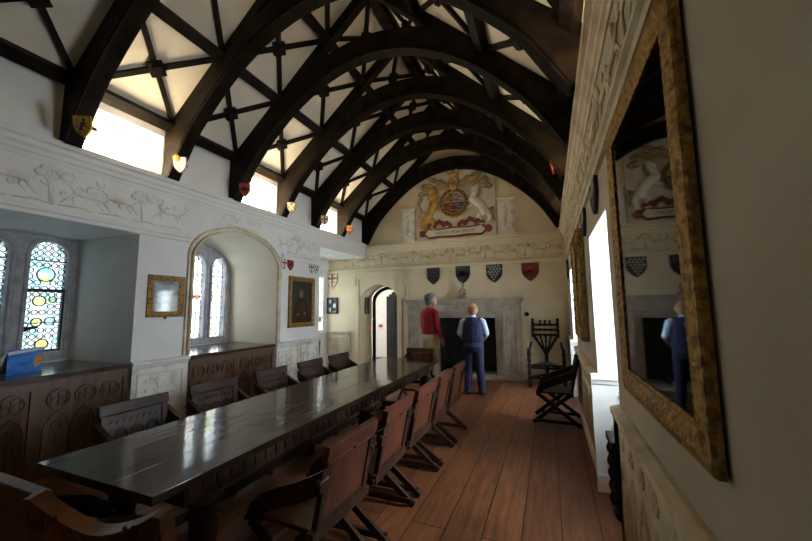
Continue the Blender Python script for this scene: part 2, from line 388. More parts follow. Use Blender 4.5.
for i, yy in enumerate(TY):
    o = proto if i == 0 else copy_tree(proto)
    o.location = (XC, yy, 0)
    k = nt_ - 1 - i
    w = ['dark arched oak roof truss set against the far gable wall above the coat of arms', 'dark arched roof truss, second from the far wall', 'dark arched roof truss, third from the far wall', 'dark arched roof truss, fourth from the far wall', 'dark arched roof truss, fifth from the far wall', 'dark arched roof truss, sixth from the far wall', 'dark arched roof truss whose left foot carries the gold lion shield, seventh from far wall', 'dark arched roof truss crossing overhead at the top of the picture, eighth from far wall', ][k]
    tag(o, w, 'roof truss', 'arched roof trusses')
PUR = [(2.50, .13, 'wall plate beam'), (1.62, .135, 'lower purlin'), (.75, .13, 'upper purlin')]
for s, side in ((-1, 'left'), (1, 'right')):
    for u, th, nm in PUR:
        X = XC + s * u; z = roof(X)
        bm = nb(); SL = SLS[s]; nrm = Vector((-s * SL, 0, -1)).normalized()
        c = Vector((X, 0, z)) + nrm * .05
        bar(bm, (c.x, Y0, c.z), (c.x, YF, c.z), th, .13, up=nrm)
        o = link('wall_plate' if 'plate' in nm else 'purlin', bm, 'oak')
        tag(o, f'long dark {nm} running the length of the {side} roof slope', 'roof beam', 'purlins')
bm = nb(); box(bm, XC - .07, XC + .07, Y0, YF, 6.16, 6.32)
tag(link('ridge_beam', bm, 'oak'), 'long dark ridge beam along the top of the roof', 'roof beam', 'purlins')
rows = [(2.44, 1.68, 'lowest'), (1.56, .81, 'middle'), (.69, .07, 'top')]
bays = [(TY[i], TY[i + 1], nt_ - 2 - i) for i in range(nt_ - 1)]
HID = {(6, 'left', 'middle'), (6, 'left', 'top'), (6, 'right', 'lowest'), (6, 'right', 'middle'), (6, 'right', 'top'), (5, 'left', 'top'), (5, 'right', 'middle'), (5, 'right', 'top')}
OW = ['first', 'second', 'third', 'fourth', 'fifth', 'sixth', 'seventh', 'eighth']
for (ya, yb, kb) in bays:
    for s, side in ((-1, 'left'), (1, 'right')):
        for u0, u1, rn in rows:
            if (kb, side, rn) in HID: continue
            SL = SLS[s]; nrm = Vector((-s * SL, 0, -1)).normalized()
            P = lambda u, y, d: Vector((XC + s * u, y, roof(XC + s * u))) + nrm * d
            c = (P(u0, ya, 0) + P(u1, yb, 0)) / 2
            t = thing('crossed_battens', f'thin crossed battens with square boss, {rn} row of {side} slope, {OW[kb]} bay from far wall', 'ceiling battens', c, 0, 'crossed ceiling battens')
            y0_, y1_ = ya + .07, yb - .07
            for (p, q, d) in ((P(u0, y0_, .022), P(u1, y1_, .022), .022), (P(u0, y1_, .020), P(u1, y0_, .020), .02)):
                bm = nb(); bar(bm, p - c, q - c, .058, .046, up=nrm); link('batten', bm, 'oak', t)
            bm = nb()
            dv = Vector((s, 0, -SL)).normalized(); dvr = (dv + Vector((0, 1, 0))).normalized()
            bar(bm, nrm * .0 , nrm * .065, .165, .165, up=dvr)
            bar(bm, nrm * .065, nrm * .09, .10, .10, up=dvr)
            link('boss', bm, 'oak', t)

# ---------------------------------------------------------------- cornices, friezes, dado mouldings
def profile_run(bm, prof, x0, x1):
    """prof: (out, z) outline, run along local x"""
    prism(bm, prof, 'x', x0, x1)
CORN = [(0, 3.20), (.012, 3.20), (.018, 3.235), (.035, 3.25), (.04, 3.29), (.065, 3.315), (.07, 3.36), (.10, 3.375), (.10, 3.435), (0, 3.435)]
LOWM = [(0, 2.62), (.03, 2.625), (.035, 2.66), (.055, 2.675), (.055, 2.705), (.03, 2.73), (.02, 2.755), (0, 2.76)]
def animal(bm, x, z, s, d, kind):
    """flattened hunting beast in low relief, facing d"""
    F = (Vector((0, 1, 0)), .45)
    Q = lambda a, b: (x + d * a * s, .006, z + b * s)
    k = s
    limb(bm, [Q(-.5, .46), Q(-.2, .50), Q(.2, .48), Q(.45, .52)], [.11 * k, .13 * k, .12 * k, .12 * k], 6, F)
    limb(bm, [Q(.42, .55), Q(.6, .75), Q(.68, .82)], [.09 * k, .06 * k, .06 * k], 6, F)
    limb(bm, [Q(.64, .82), Q(.86, .76)], [.07 * k, .035 * k], 6, F)
    for a, b, c in ((-.48, -.62, -.8), (-.40, -.34, -.52), (.40, .52, .42), (.46, .7, .86)):
        limb(bm, [Q(a, .42), Q(b, .22), Q(c, .02)], [.06 * k, .035 * k, .028 * k], 5, F)
    limb(bm, [Q(-.58, .48), Q(-.78, .60), Q(-.82, .78)], [.04 * k, .025 * k, .02 * k], 5, F)
    if kind:
        for q in (.58, .72):
            limb(bm, [Q(q, .88), Q(q - .1, 1.05), Q(q + .03, 1.22)], [.025 * k, .02 * k, .015 * k], 5, F)
def tree(bm, x, z, h, rnd):
    F = (Vector((0, 1, 0)), .5)
    lean = rnd.uniform(-.06, .06)
    limb(bm, [(x, .006, z), (x + lean, .006, z + h * .5), (x + lean * .4, .006, z + h * .72)], [.022, .016, .012], 5, F)
    for i in range(5):
        a = R(20 + 140 * i / 4) ; r = h * .27
        c = (x + lean * .4 + r * math.cos(a), .004, z + h * .68 + r * math.sin(a))
        limb(bm, [(x + lean * .5, .006, z + h * .55), c], [.009, .007], 5, F)
        ball(bm, c, .05, 1, .35, .8, 7, 5)
def frieze(bm, x0, x1, z0, h, seed, skip=None):
    rnd = random.Random(seed); x = x0 + .2
    i = 0
    while x < x1 - .25:
        if not (skip and skip[0] < x < skip[1]):
            if i % 3 == 2: tree(bm, x, z0, h * .92, rnd)
            else: animal(bm, x, z0 + rnd.uniform(.02, .08), h * rnd.uniform(.55, .68), rnd.choice((-1, 1)) if i % 5 == 4 else 1, i % 2)
        x += rnd.uniform(.27, .36); i += 1
    for q in range(int((x1 - x0) / .11)):      # curling foliage between the beasts
        xa = x0 + .1 + q * .11 + rnd.uniform(-.03, .03); za = z0 + rnd.uniform(.12, h * .85); r = rnd.uniform(.03, .06); sg = rnd.choice((-1, 1)); a0 = rnd.uniform(0, 6)
        if skip and skip[0] < xa < skip[1]: continue
        limb(bm, [(xa + sg * r * (1 - .11 * j) * math.cos(a0 + .7 * j), .004, za + r * (1 - .11 * j) * math.sin(a0 + .7 * j)) for j in range(7)], [.012, .012, .011, .010, .009, .008, .007], 5, (Vector((0, 1, 0)), .8))
    for s in range(int((x1 - x0) / .35)):      # ground line hummocks
        xa = x0 + .05 + s * .35
        if skip and skip[0] < xa + .15 < skip[1]: continue
        limb(bm, [(xa, .003, z0 - .01), (xa + .12, .003, z0 + .015), (xa + .3, .003, z0 - .005)], [.01, .014, .01], 5)
# left
bm = nb(); profile_run(bm, CORN, -YF, -Y0); tag(link('trim_1', moved(bm, wall_mat(RL, (XL, 0, 0))), 'plaster'), kind='structure')
bm = nb(); profile_run(bm, LOWM, -3.40, -Y0); profile_run(bm, LOWM, -6.5, -5.28); tag(link('trim_2', moved(bm, wall_mat(RL, (XL, 0, 0))), 'plaster'), kind='structure')
bm = nb(); frieze(bm, -6.5, .6, 2.78, .42, 3, (-5.3, -3.35)); frieze(bm, -4.75, -3.9, 3.02, .2, 5); moved(bm, wall_mat(RL, (XL, 0, 0)))
tag(link('trim_3', bm, 'wrelief', smooth=True), kind='structure')
# right
bm = nb(); profile_run(bm, CORN, Y0, YF); profile_run(bm, LOWM, Y0, YF); tag(link('trim_4', moved(bm, wall_mat(RR, (XR, 0, 0))), 'relief'), kind='structure')
bm = nb(); frieze(bm, -1, 8.5, 2.78, .42, 11); tag(link('trim_5', moved(bm, wall_mat(RR, (XR, 0, 0))), 'ochre', smooth=True), kind='structure')
# far
CF = [(o, z - .04) for o, z in CORN]
bm = nb(); profile_run(bm, CF, -XR + .0, -XO); profile_run(bm, [(o, z + .05) for o, z in LOWM], -XR, -XO); tag(link('trim_6', moved(bm, wall_mat(RF, (0, YF, 0))), 'cream'), kind='structure')
bm = nb(); frieze(bm, -XR, -XO, 2.84, .34, 23); tag(link('trim_7', moved(bm, wall_mat(RF, (0, YF, 0))), 'ochre', smooth=True), kind='structure')
# dado
DADO = [(0, .0), (.035, 0), (.035, .14), (.02, .16), (.02, .93), (.035, .94), (.045, .97), (.06, .985), (.06, 1.015), (.02, 1.03), (0, 1.03)]
def dado_relief(bm, x0, x1, style, seed=1):
    rnd = random.Random(seed)
    w = x1 - x0
    if style == 'branch':
        n = max(1, round(w / .55)); pw = w / n
        for i in range(n):
            a, b = x0 + i * pw + .05, x0 + (i + 1) * pw - .05
            for (p, q) in (((a, .24), (b, .24)), ((a, .86), (b, .86)), ((a, .24), (a, .86)), ((b, .24), (b, .86))):
                limb(bm, [(p[0], .022, p[1]), (q[0], .022, q[1])], [.011, .011], 5)
            c = (a + b) / 2
            limb(bm, [(c - .1, .022, .30), (c, .022, .5), (c + .06, .022, .80)], [.016, .013, .009], 5)
            for k in range(6):
                zz = .42 + .06 * k; sg = 1 if k % 2 else -1
                limb(bm, [(c - .02 + k * .01, .022, zz), (c + sg * .09, .022, zz + .07), (c + sg * .16, .022, zz + .05)], [.011, .009, .008], 5)
                ball(bm, (c + sg * .17, .022, zz + .05), .026, 1, .4, 1, 7, 5)
    else:
        n = max(1, round(w / .23)); pw = w / n
        for i in range(n):
            c = x0 + (i + .5) * pw
            for k in range(6):
                a = 2 * PI * k / 6; ball(bm, (c + .03 * math.cos(a), .022, .84 + .03 * math.sin(a)), .02, 1, .5, 1, 6, 4)
            ball(bm, (c, .026, .84), .018, 1, .6, 1, 6, 4)
            ps = [(c - pw * .44, .022, .2), (c - pw * .44, .022, .5), (c - pw * .2, .022, .66), (c, .022, .73)]
            limb(bm, ps, [.012] * 4, 5); limb(bm, [(2 * c - p[0], p[1], p[2]) for p in ps], [.012] * 4, 5)
            limb(bm, [(c, .022, .2), (c, .022, .46), (c - pw * .2, .022, .6)], [.01] * 3, 5); limb(bm, [(c, .022, .46), (c + pw * .2, .022, .6)], [.01] * 2, 5)
def dado(num, rz, loc, x0, x1, style, mat, rmat):
    bm = nb(); profile_run(bm, DADO, x0, x1); dado_relief(bm, x0 + .03, x1 - .03, style, num)
    tag(link(f'trim_{num}', moved(bm, wall_mat(rz, loc)), mat), kind='structure')
dado(8, RL, (XL, 0, 0), -3.48, -2.75, 'branch', 'wrelief', '')
dado(9, RL, (XL, 0, 0), -6.5, -5.18, 'branch', 'wrelief', '')
dado(10, RR, (XR, 0, 0), Y0, 2.63, 'gothic', 'relief', '')
dado(11, RR, (XR, 0, 0), 3.752, 6.25, 'gothic', 'relief', '')
dado(12, RR, (XR, 0, 0), 7.322, YF - .03, 'gothic', 'relief', '')
dado(13, RF, (0, YF, 0), 5.20, -XO, 'branch', 'relief', '')
# dado returning round the far jambs of the right-hand window bays (white gothic panels)
for k, yj in enumerate((3.75, 7.32)):
    bm = nb(); prof = DADO
    profile_run(bm, prof, -XRO, -XR + .062); dado_relief(bm, -XR - .34, -XR - .04, 'gothic', 3)
    tag(link(f'trim_{14 + k}', moved(bm, wall_mat(RF, (0, yj, 0))), 'plaster'), kind='structure')
# skirtings of the far wall
bm = nb(); box(bm, -.62, XR, YF - .02, YF, 0, .14); tag(link('baseboard_far', bm, 'cream'), kind='structure')
# hood moulding of the arched niche
bm = nb()
for off, w, d in ((.0, .035, .05), (.055, .03, .035)):
    off += .02
    ps = [(3.48 - off, 1.03)] + [(c + (c - 4.33) * off * 1.1, z + off) for c, z in arch_pts(3.48, 5.18, 2.38, 2.93, 22)] + [(5.18 + off, 1.03)]
    for p, q in zip(ps, ps[1:]): bar(bm, (XL + d / 2, *p), (XL + d / 2, *q), d, w, up=(0, -(q[1] - p[1]), q[0] - p[0]))
tag(link('trim_16', bm, 'relief'), kind='structure')
# cream plaster lining of the deep niche
bm = nb(); ps = [(5.18, 1.03)] + arch_pts(3.48, 5.18, 2.38, 2.93, 22)[::-1] + [(3.48, 1.03)]
for p, q in zip(ps, ps[1:]):
    m_ = Vector((4.33, 1.6)); i0 = Vector(p) + (m_ - Vector(p)).normalized() * .008; i1 = Vector(q) + (m_ - Vector(q)).normalized() * .008
    prism(bm, [p, q, tuple(i1), tuple(i0)], 'x', XO + .05, XL - .001)
tag(link('trim_22', bm, 'ceil'), kind='structure')
# door surround: flat plaster frame with a square hood on corbels
bm = nb()
FX = lambda a, b, y, z0, z1: box(bm, a, b, YF - y, YF, z0, z1)
FX(-5.17, -5.03, .06, 2.28, 2.56); FX(-3.68, -3.56, .06, 1.9, 2.56); FX(-5.17, -3.56, .07, 2.56, 2.66); FX(-5.05, -3.66, .045, 2.47, 2.56)
FX(-5.05, -4.94, .03, 0, 2.47); FX(-3.74, -3.64, .03, 0, 2.47); FX(-3.56, -3.46, .035, 0, 2.66)
tag(link('trim_17', bm, 'cream'), kind='structure')

# ---------------------------------------------------------------- windows
def light_arch(bm, a, b, z0, zs, za, y, n=12):
    """closed pane polygon in x-z"""
    ps = [(a, z0), (b, z0)] + arch_pts(a, b, zs, za, n)[::-1]
    vs = [bm.verts.new((p[0], y, p[1])) for p in ps]
    f = bm.faces.new(vs); r = bmesh.ops.triangulate(bm, faces=[f])
def inside(px, pz, a, b, z0, zs, za, m):
    if px - m < a or px + m > b or pz - m < z0: return False
    c, w = (a + b) / 2, (b - a) / 2
    return pz + m < archz((px - c) / w, zs, za) if pz > zs - .05 else True
def leaded_window(name, loc, rz, x0, x1, z0, z1, lights, zs, za, dep, panem, label, cell=.076, roundels=()):
    """stone frame filling x0..x1 / z0..z1 (local x along wall) with arched lights"""
    w = thing(name, label, 'window', loc, rz); w['kind'] = 'structure'
    bm = nb(); x = x0
    zb = z0 + .12
    for a, b in lights:
        box(bm, x, a, -dep, .04, z0, z1); spandrel(bm, a, b, zs, za, z1, 'y', -dep, .04, 14); box(bm, a, b, -dep, .04, z0, zb)
        x = b
    box(bm, x, x1, -dep, .04, z0, z1)
    for a, b in lights:   # raised roll on each mullion edge
        for e, sg in ((a, -1), (b, 1)):
            limb(bm, [(e + sg * .03, .05, zb), (e + sg * .03, .05, zs)], [.022, .022], 6)
        ps = [(c + (c - (a + b) / 2) / ((b - a) / 2) * .03, .05, z + .03) for c, z in arch_pts(a, b, zs, za, 12)]
        limb(bm, ps, [.022] * len(ps), 6)
    link('stone_frame', bm, 'stone', w)
    for li, (a, b) in enumerate(lights):
        bm = nb(); light_arch(bm, a, b, zb, zs, za, -.05); pn = link('pane', bm, panem, w)
        bm = nb()     # leading: hexagon-like rings on a staggered grid with short ties
        nx = max(2, round((b - a) / cell)); cw = (b - a) / nx; rr = 0; zz = zb + cw * .5
        occupied = [(r[1], r[2], r[3]) for r in roundels if r[0] == li]
        while zz < za:
            for i in range(nx):
                cx = a + cw * (i + .5)
                if not inside(cx, zz, a, b, zb, zs, za, .0): continue
                if any(math.hypot(cx - ((a + b) / 2 + ox), zz - oz) < orr + .025 for ox, oz, orr in occupied): continue
                r = cw * .49
                ringflat(bm, (cx, zz), r - .010, r, -.058, -.044, 8, PI / 8)
                ringflat(bm, (cx + cw / 2, zz + cw / 2), cw * .10, cw * .10 + .004, -.057, -.045, 4, 0)
            zz += cw; rr += 1
        link('leading', bm, 'lead', pn)
        bm = nb()
        zz = zb + .36
        while zz < za - .25:
            bar(bm, (a, -.035, zz), (b, -.035, zz), .008, .012); zz += .40
        link('saddle_bar', bm, 'lead', w)
        for r in roundels:
            if r[0] != li: continue
            _, ox, oz, orr, cols = r
            cxx = (a + b) / 2 + ox
            for j, (cm, f0, f1) in enumerate(cols):
                bm = nb(); k = 20
                ps = []
                for q in range(k + 1):
                    t = f0 + (f1 - f0) * q / k; ang = R(-90 + 180 * t); ps.append((cxx + orr * math.cos(ang), oz + orr * math.sin(ang)))
                ps = ps + [(2 * cxx - p[0], p[1]) for p in ps[::-1]]
                vs = [bm.verts.new((p[0], -.046, p[1])) for p in ps]
                bm2 = []
                bmesh.ops.remove_doubles(bm, verts=bm.verts, dist=.0004)
                if len(bm.verts) > 2:
                    bm.faces.new([v for v in bm.verts]); link('roundel', bm, cm, pn)
                else: bm.free()
            bm = nb(); ringflat(bm, (cxx, oz), orr - .004, orr + .008, -.058, -.040, 20); link('roundel_lead', bm, 'lead', pn)
    return w
# window_1: great mullioned window in the first bay (local x = -(Y))
W1L = [(-2.60, -2.22), (-2.04, -1.66), (-1.48, -1.10), (-.92, -.62)]
full = lambda c: [(c, 0, 1)]
leaded_window('window_1', (XO, 0, 0), RL, -2.70, -.5, 1.03, 2.62, W1L, 2.38, 2.56, .1, 'pane_teal', 'grey stone mullioned window with pale leaded glass behind the blue leaflet',
              roundels=[(0, .0, 2.13, .088, [('gl_yellow', 0, .36), ('gl_blue', .36, 1)]), (0, .04, 1.79, .062, full('gl_yellow')), (0, -.09, 1.81, .036, full('gl_green')),
                        (0, .05, 1.52, .05, full('gl_yellow')), (0, -.08, 1.53, .05, full('gl_blue')), (0, -.02, 1.24, .062, full('gl_orange'))])
# iron casement in the first light
w1 = bpy.data.objects['window_1']
bm = nb()
for p, q in (((-2.60, 1.15), (-2.60, 1.93)), ((-2.22, 1.15), (-2.22, 1.93)), ((-2.60, 1.93), (-2.22, 1.93)), ((-2.60, 1.16), (-2.22, 1.16))):
    bar(bm, (p[0], -.025, p[1]), (q[0], -.025, q[1]), .026, .03, up=(0, 1, 0))
cs = link('casement_frame', bm, 'iron', w1)
bm = nb(); limb(bm, [(-2.24, -.05, 1.44), (-2.29, -.02, 1.45), (-2.36, -.01, 1.46)], [.022, .02, .014], 6); ball(bm, (-2.25, -.03, 1.44), .035, 1, .6, 1); link('casement_handle', bm, 'iron', w1)
leaded_window('window_2', (XO, 0, 0), RL, -5.18, -4.25, 1.03, 2.93, [(-5.06, -4.76), (-4.62, -4.32)], 2.45, 2.66, .1, 'pane_pale', 'two-light arched stone window in the deep niche, with coloured glass figures', cell=.10,
              roundels=[(0, .02, 2.12, .06, full('gl_yellow')), (0, .03, 1.98, .05, full('gl_green')), (0, .01, 1.84, .055, full('gl_yellow')), (0, .0, 1.28, .05, full('gl_yellow')), (1, 0, 2.02, .055, full('gl_yellow')), (1, -.06, 1.90, .045, full('gl_red')), (1, .05, 1.90, .045, full('gl_orange')), (1, .0, 1.30, .05, full('gl_yellow'))])
def plain_window(name, loc, rz, x0, x1, z0, z1, label, nx=2, nz=3, mat='plaster', pane='pane_clear'):
    w = thing(name, label, 'window', loc, rz); w['kind'] = 'structure'
    bm = nb(); f = .05
    box(bm, x0, x0 + f, -.12, -.02, z0, z1); box(bm, x1 - f, x1, -.12, -.02, z0, z1); box(bm, x0 + f, x1 - f, -.12, -.02, z0, z0 + f); box(bm, x0 + f, x1 - f, -.12, -.02, z1 - f, z1)
    for i in range(1, nx): c = x0 + (x1 - x0) * i / nx; box(bm, c - .012, c + .012, -.1, -.05, z0 + f, z1 - f)
    for i in range(1, nz): c = z0 + (z1 - z0) * i / nz; box(bm, x0 + f, x1 - f, -.1, -.05, c - .012, c + .012)
    link('window_frame', bm, mat, w)
    bm = nb(); box(bm, x0 + f, x1 - f, -.078, -.072, z0 + f, z1 - f); link('pane', bm, pane, w)
    return w
plain_window('window_3', (XO, 0, 0), RL, -8.45, -6.8, 1.0, 2.6, 'bright window in the left wall of the end bay, beyond the portrait', 3, 4, pane='pane_dim')
plain_window('window_4', (XRO, 0, 0), RR, 2.75, 3.65, 1.05, 2.28, 'bright window in the nearer right-hand bay beside the big mirror')
plain_window('window_5', (XRO, 0, 0), RR, 6.35, 7.25, 1.05, 2.28, 'bright window in the farther right-hand bay beyond the gilt picture')
for i, (a, b) in enumerate(CLER):
    nm = ['first', 'second', 'third'][i]
    plain_window(f'window_{6 + i}', (XL - .12, 0, 0), RL, -b, -a, 3.44, 4.0, f'small bright clerestory window under the left roof slope, {nm} from the camera', 2, 1, pane='pane_warm')
    plain_window(f'window_{9 + i}', (XR + .12, 0, 0), RR, a, b, 3.44, 3.86, f'small bright clerestory window under the right roof slope, {nm} from the camera', 2, 1, pane='pane_warm')
# white plaster lining of the right window bays
for k, (a, b) in enumerate(BAYS):
    bm = nb(); box(bm, XR + .001, XRO, b - .012, b, 1.03, 2.31); box(bm, XR + .001, XRO, a, a + .012, 0, 2.31); box(bm, XR + .001, XRO, a + .012, b - .012, 2.298, 2.31)
    tag(link(f'trim_{20 + k}', bm, 'plaster'), kind='structure')
# window sill ledges in the right bays
for k, (a, b) in enumerate(BAYS):
    bm = nb(); box(bm, .84, XRO, a, b, 0, 1.0); box(bm, .80, XRO, a, b, 1.0, 1.04)
    tag(link(f'trim_{18 + k}', bm, 'plaster'), kind='structure')

# ---------------------------------------------------------------- doorway
dr = thing('door_1', 'dark studded oak door standing ajar in the pointed far doorway', 'door', (-3.86, 9.30, 0), R(150)); dr['kind'] = 'structure'
bm = nb()
for i in range(6): box(bm, .02 + i * .14, .02 + i * .14 + .136, -.03, .03, .02, 1.98 + .18 * (1 - abs(i - 2.5) / 3))
link('door_leaf', bm, 'blackwood', dr)
bm = nb()
for z in (.4, 1.0, 1.6): box(bm, 0, .8, .03, .045, z - .03, z + .03)
link('hinge_strap', bm, 'iron', dr)
bm = nb(); ringflat(bm, (.74, 1.05), .035, .05, .045, .06, 12); link('door_handle', bm, 'iron', dr)
bm = nb()
ps = [(DX0 + .06, 0)] + [(x, z - .06) for x, z in arch_pts(DX0 + .06, DX1 - .06, 1.9, 2.30, 14)] + [(DX1 - .06, 0)]
for p, q in zip(ps, ps[1:]): bar(bm, (p[0], 9.28, p[1]), (q[0], 9.28, q[1]), .06, .09, up=(-(q[1] - p[1]), 0, q[0] - p[0]))
o = link('door_frame', bm, 'blackwood'); tag(o, 'dark pointed timber frame inside the far doorway', 'door frame', kind='structure')
def flat_sign(name, label, cat, loc, rz, w, h, mat, frame=None, marks=()):
    t = thing(name, label, cat, loc, rz)
    bm = nb(); box(bm, -w / 2, w / 2, .002, .012, 0, h); link('board', bm, mat, t)
    if frame:
        bm = nb(); f = .02
        for a, b, c, d in ((-w / 2 - f, -w / 2, -f, h + f), (w / 2, w / 2 + f, -f, h + f), (-w / 2, w / 2, -f, 0), (-w / 2, w / 2, h, h + f)): box(bm, a, b, .001, .025, c, d)
        link('frame', bm, frame, t)
    for (a, b, c, d, m) in marks:
        bm = nb(); box(bm, a, b, .0125, .0145, c, d); link('print', bm, m, t)
    return t
flat_sign('wall_notice', 'small black-framed notice on the left jamb of the far doorway', 'notice', (DX0, 8.93, 1.52), RL, .20, .42, 'greyprint', 'black', [(-.07, .07, .28, .3, 'black'), (-.07, .07, .2, .21, 'black'), (-.07, .05, .14, .15, 'black')])
flat_sign('passage_notice', 'small red and white notice on the passage wall beyond the door', 'notice', (-5.40, 10.9, .90), RF, .2, .24, 'paper', None, [(-.07, .07, .1, .2, 'red')])

# ---------------------------------------------------------------- fireplace
fp = thing('stone_fireplace', 'pale stone fireplace with a broad moulded lintel on the far wall', 'fireplace', (-2.02, YF, 0), RF)
def fbox(bm, a, b, y, z0, z1, y0=0): box(bm, -b - 2.02, -a - 2.02, y0, y, z0, z1)
for a, b in ((-3.40, -2.98), (-1.02, -.62)):
    bm = nb(); fbox(bm, a, b, .20, 0, 1.54); fbox(bm, a - .02, b + .02, .23, 0, .16); fbox(bm, a + .08, a + .12, .22, .2, 1.5); fbox(bm, b - .12, b - .08, .22, .2, 1.5)
    link('jamb', bm, 'pstone', fp, bevel=.008)
bm = nb(); fbox(bm, -3.40, -.62, .20, 1.54, 1.76); fbox(bm, -3.4, -.62, .225, 1.54, 1.575); fbox(bm, -3.4, -.62, .225, 1.73, 1.76)
for cxl in (-3.2, -2.02, -.83):
    for k in range(4):
        a = R(45 + 90 * k); ball(bm, (-cxl - 2.02 + .045 * math.cos(a), .205, 1.65 + .045 * math.sin(a)), .035, 1, .5, 1, 8, 5)
link('lintel', bm, 'pstone', fp, bevel=.006)
bm = nb(); fbox(bm, -3.46, -.56, .29, 1.81, 1.86); fbox(bm, -3.43, -.59, .25, 1.76, 1.81); link('mantel_shelf', bm, 'pstone', fp, bevel=.008)
for (a, b, s) in ((-2.98, -2.60, 1), (-1.22, -1.02, -1)):
    bm = nb()
    n = 3; w = (b - a) / n
    for i in range(n):
        k = i if s > 0 else n - 1 - i
        fbox(bm, a + i * w, a + (i + 1) * w, .14 - .055 * k, 0, 1.42 + .04 * (2 - k))
    link('inner_jamb', bm, 'pstone', fp)
bm = nb(); fbox(bm, -2.98, -1.02, .05, 1.40, 1.54); fbox(bm, -2.98, -1.02, .13, 1.47, 1.54); link('inner_lintel', bm, 'pstone', fp)
bm = nb(); fbox(bm, -2.60, -2.585, -.0, 0, 1.42, -.57); fbox(bm, -1.235, -1.22, 0, 0, 1.42, -.57); fbox(bm, -2.60, -1.22, -.55, 0, 1.42, -.57); fbox(bm, -2.6, -1.22, 0, 1.40, 1.42, -.57); link('fireback', bm, 'iron', fp)
bm = nb(); fbox(bm, -2.95, -1.05, .30, 0, .06, -.55); link('hearth', bm, 'pstone', fp, bevel=.006)
gr = thing('fire_basket', 'black iron fire basket with logs inside the fireplace', 'fire grate', (-1.95, 8.78, .06))
bm = nb()
for i in range(7): bar(bm, (-.3 + i * .1, -.12, .1), (-.3 + i * .1, -.16, .34), .015, .015)
for z, y in ((.12, -.125), (.32, -.155)): bar(bm, (-.33, y, z), (.33, y, z), .02, .02)
for x in (-.32, .32):
    bar(bm, (x, -.15, 0), (x, -.15, .42), .03, .03); bar(bm, (x, .15, 0), (x, .15, .3), .03, .03); bar(bm, (x, -.13, .12), (x, .15, .12), .02, .02); ball(bm, (x, -.15, .44), .03)
box(bm, -.31, .31, -.11, .14, .09, .11)
link('basket', bm, 'iron', gr)
for k in range(3):
    bm = nb(); limb(bm, [(-.25, -.05 + .08 * k, .17 + .07 * (k == 1)), (.25, -.06 + .09 * k, .17 + .08 * (k == 1))], [.055, .05], 9); link('log', bm, 'darkwood', gr)
# figure standing on the mantel shelf
fg = thing('mantel_figure', 'small brown carved figure standing on the mantel shelf below the second shield', 'figurine', (-1.95, 8.45, 1.86))
bm = nb(); box(bm, -.11, .11, -.06, .06, 0, .05); link('plinth', bm, 'figure', fg, bevel=.006)
bm = nb(); limb(bm, [(-.03, 0, .05), (-.02, 0, .16), (0, 0, .24)], [.055, .06, .05], 10); limb(bm, [(0, 0, .24), (.01, 0, .30)], [.022, .02], 8); ball(bm, (.01, -.005, .325), .038, .9, 1, 1.1)
limb(bm, [(-.055, 0, .23), (-.09, -.02, .16), (-.04, -.05, .12)], [.02, .018, .014], 7); limb(bm, [(.05, 0, .23), (.085, -.02, .15), (.05, -.05, .11)], [.02, .018, .014], 7)
limb(bm, [(.03, .0, .05), (.03, 0, .14)], [.05, .05], 9); link('figure', bm, 'figure', fg, smooth=True)

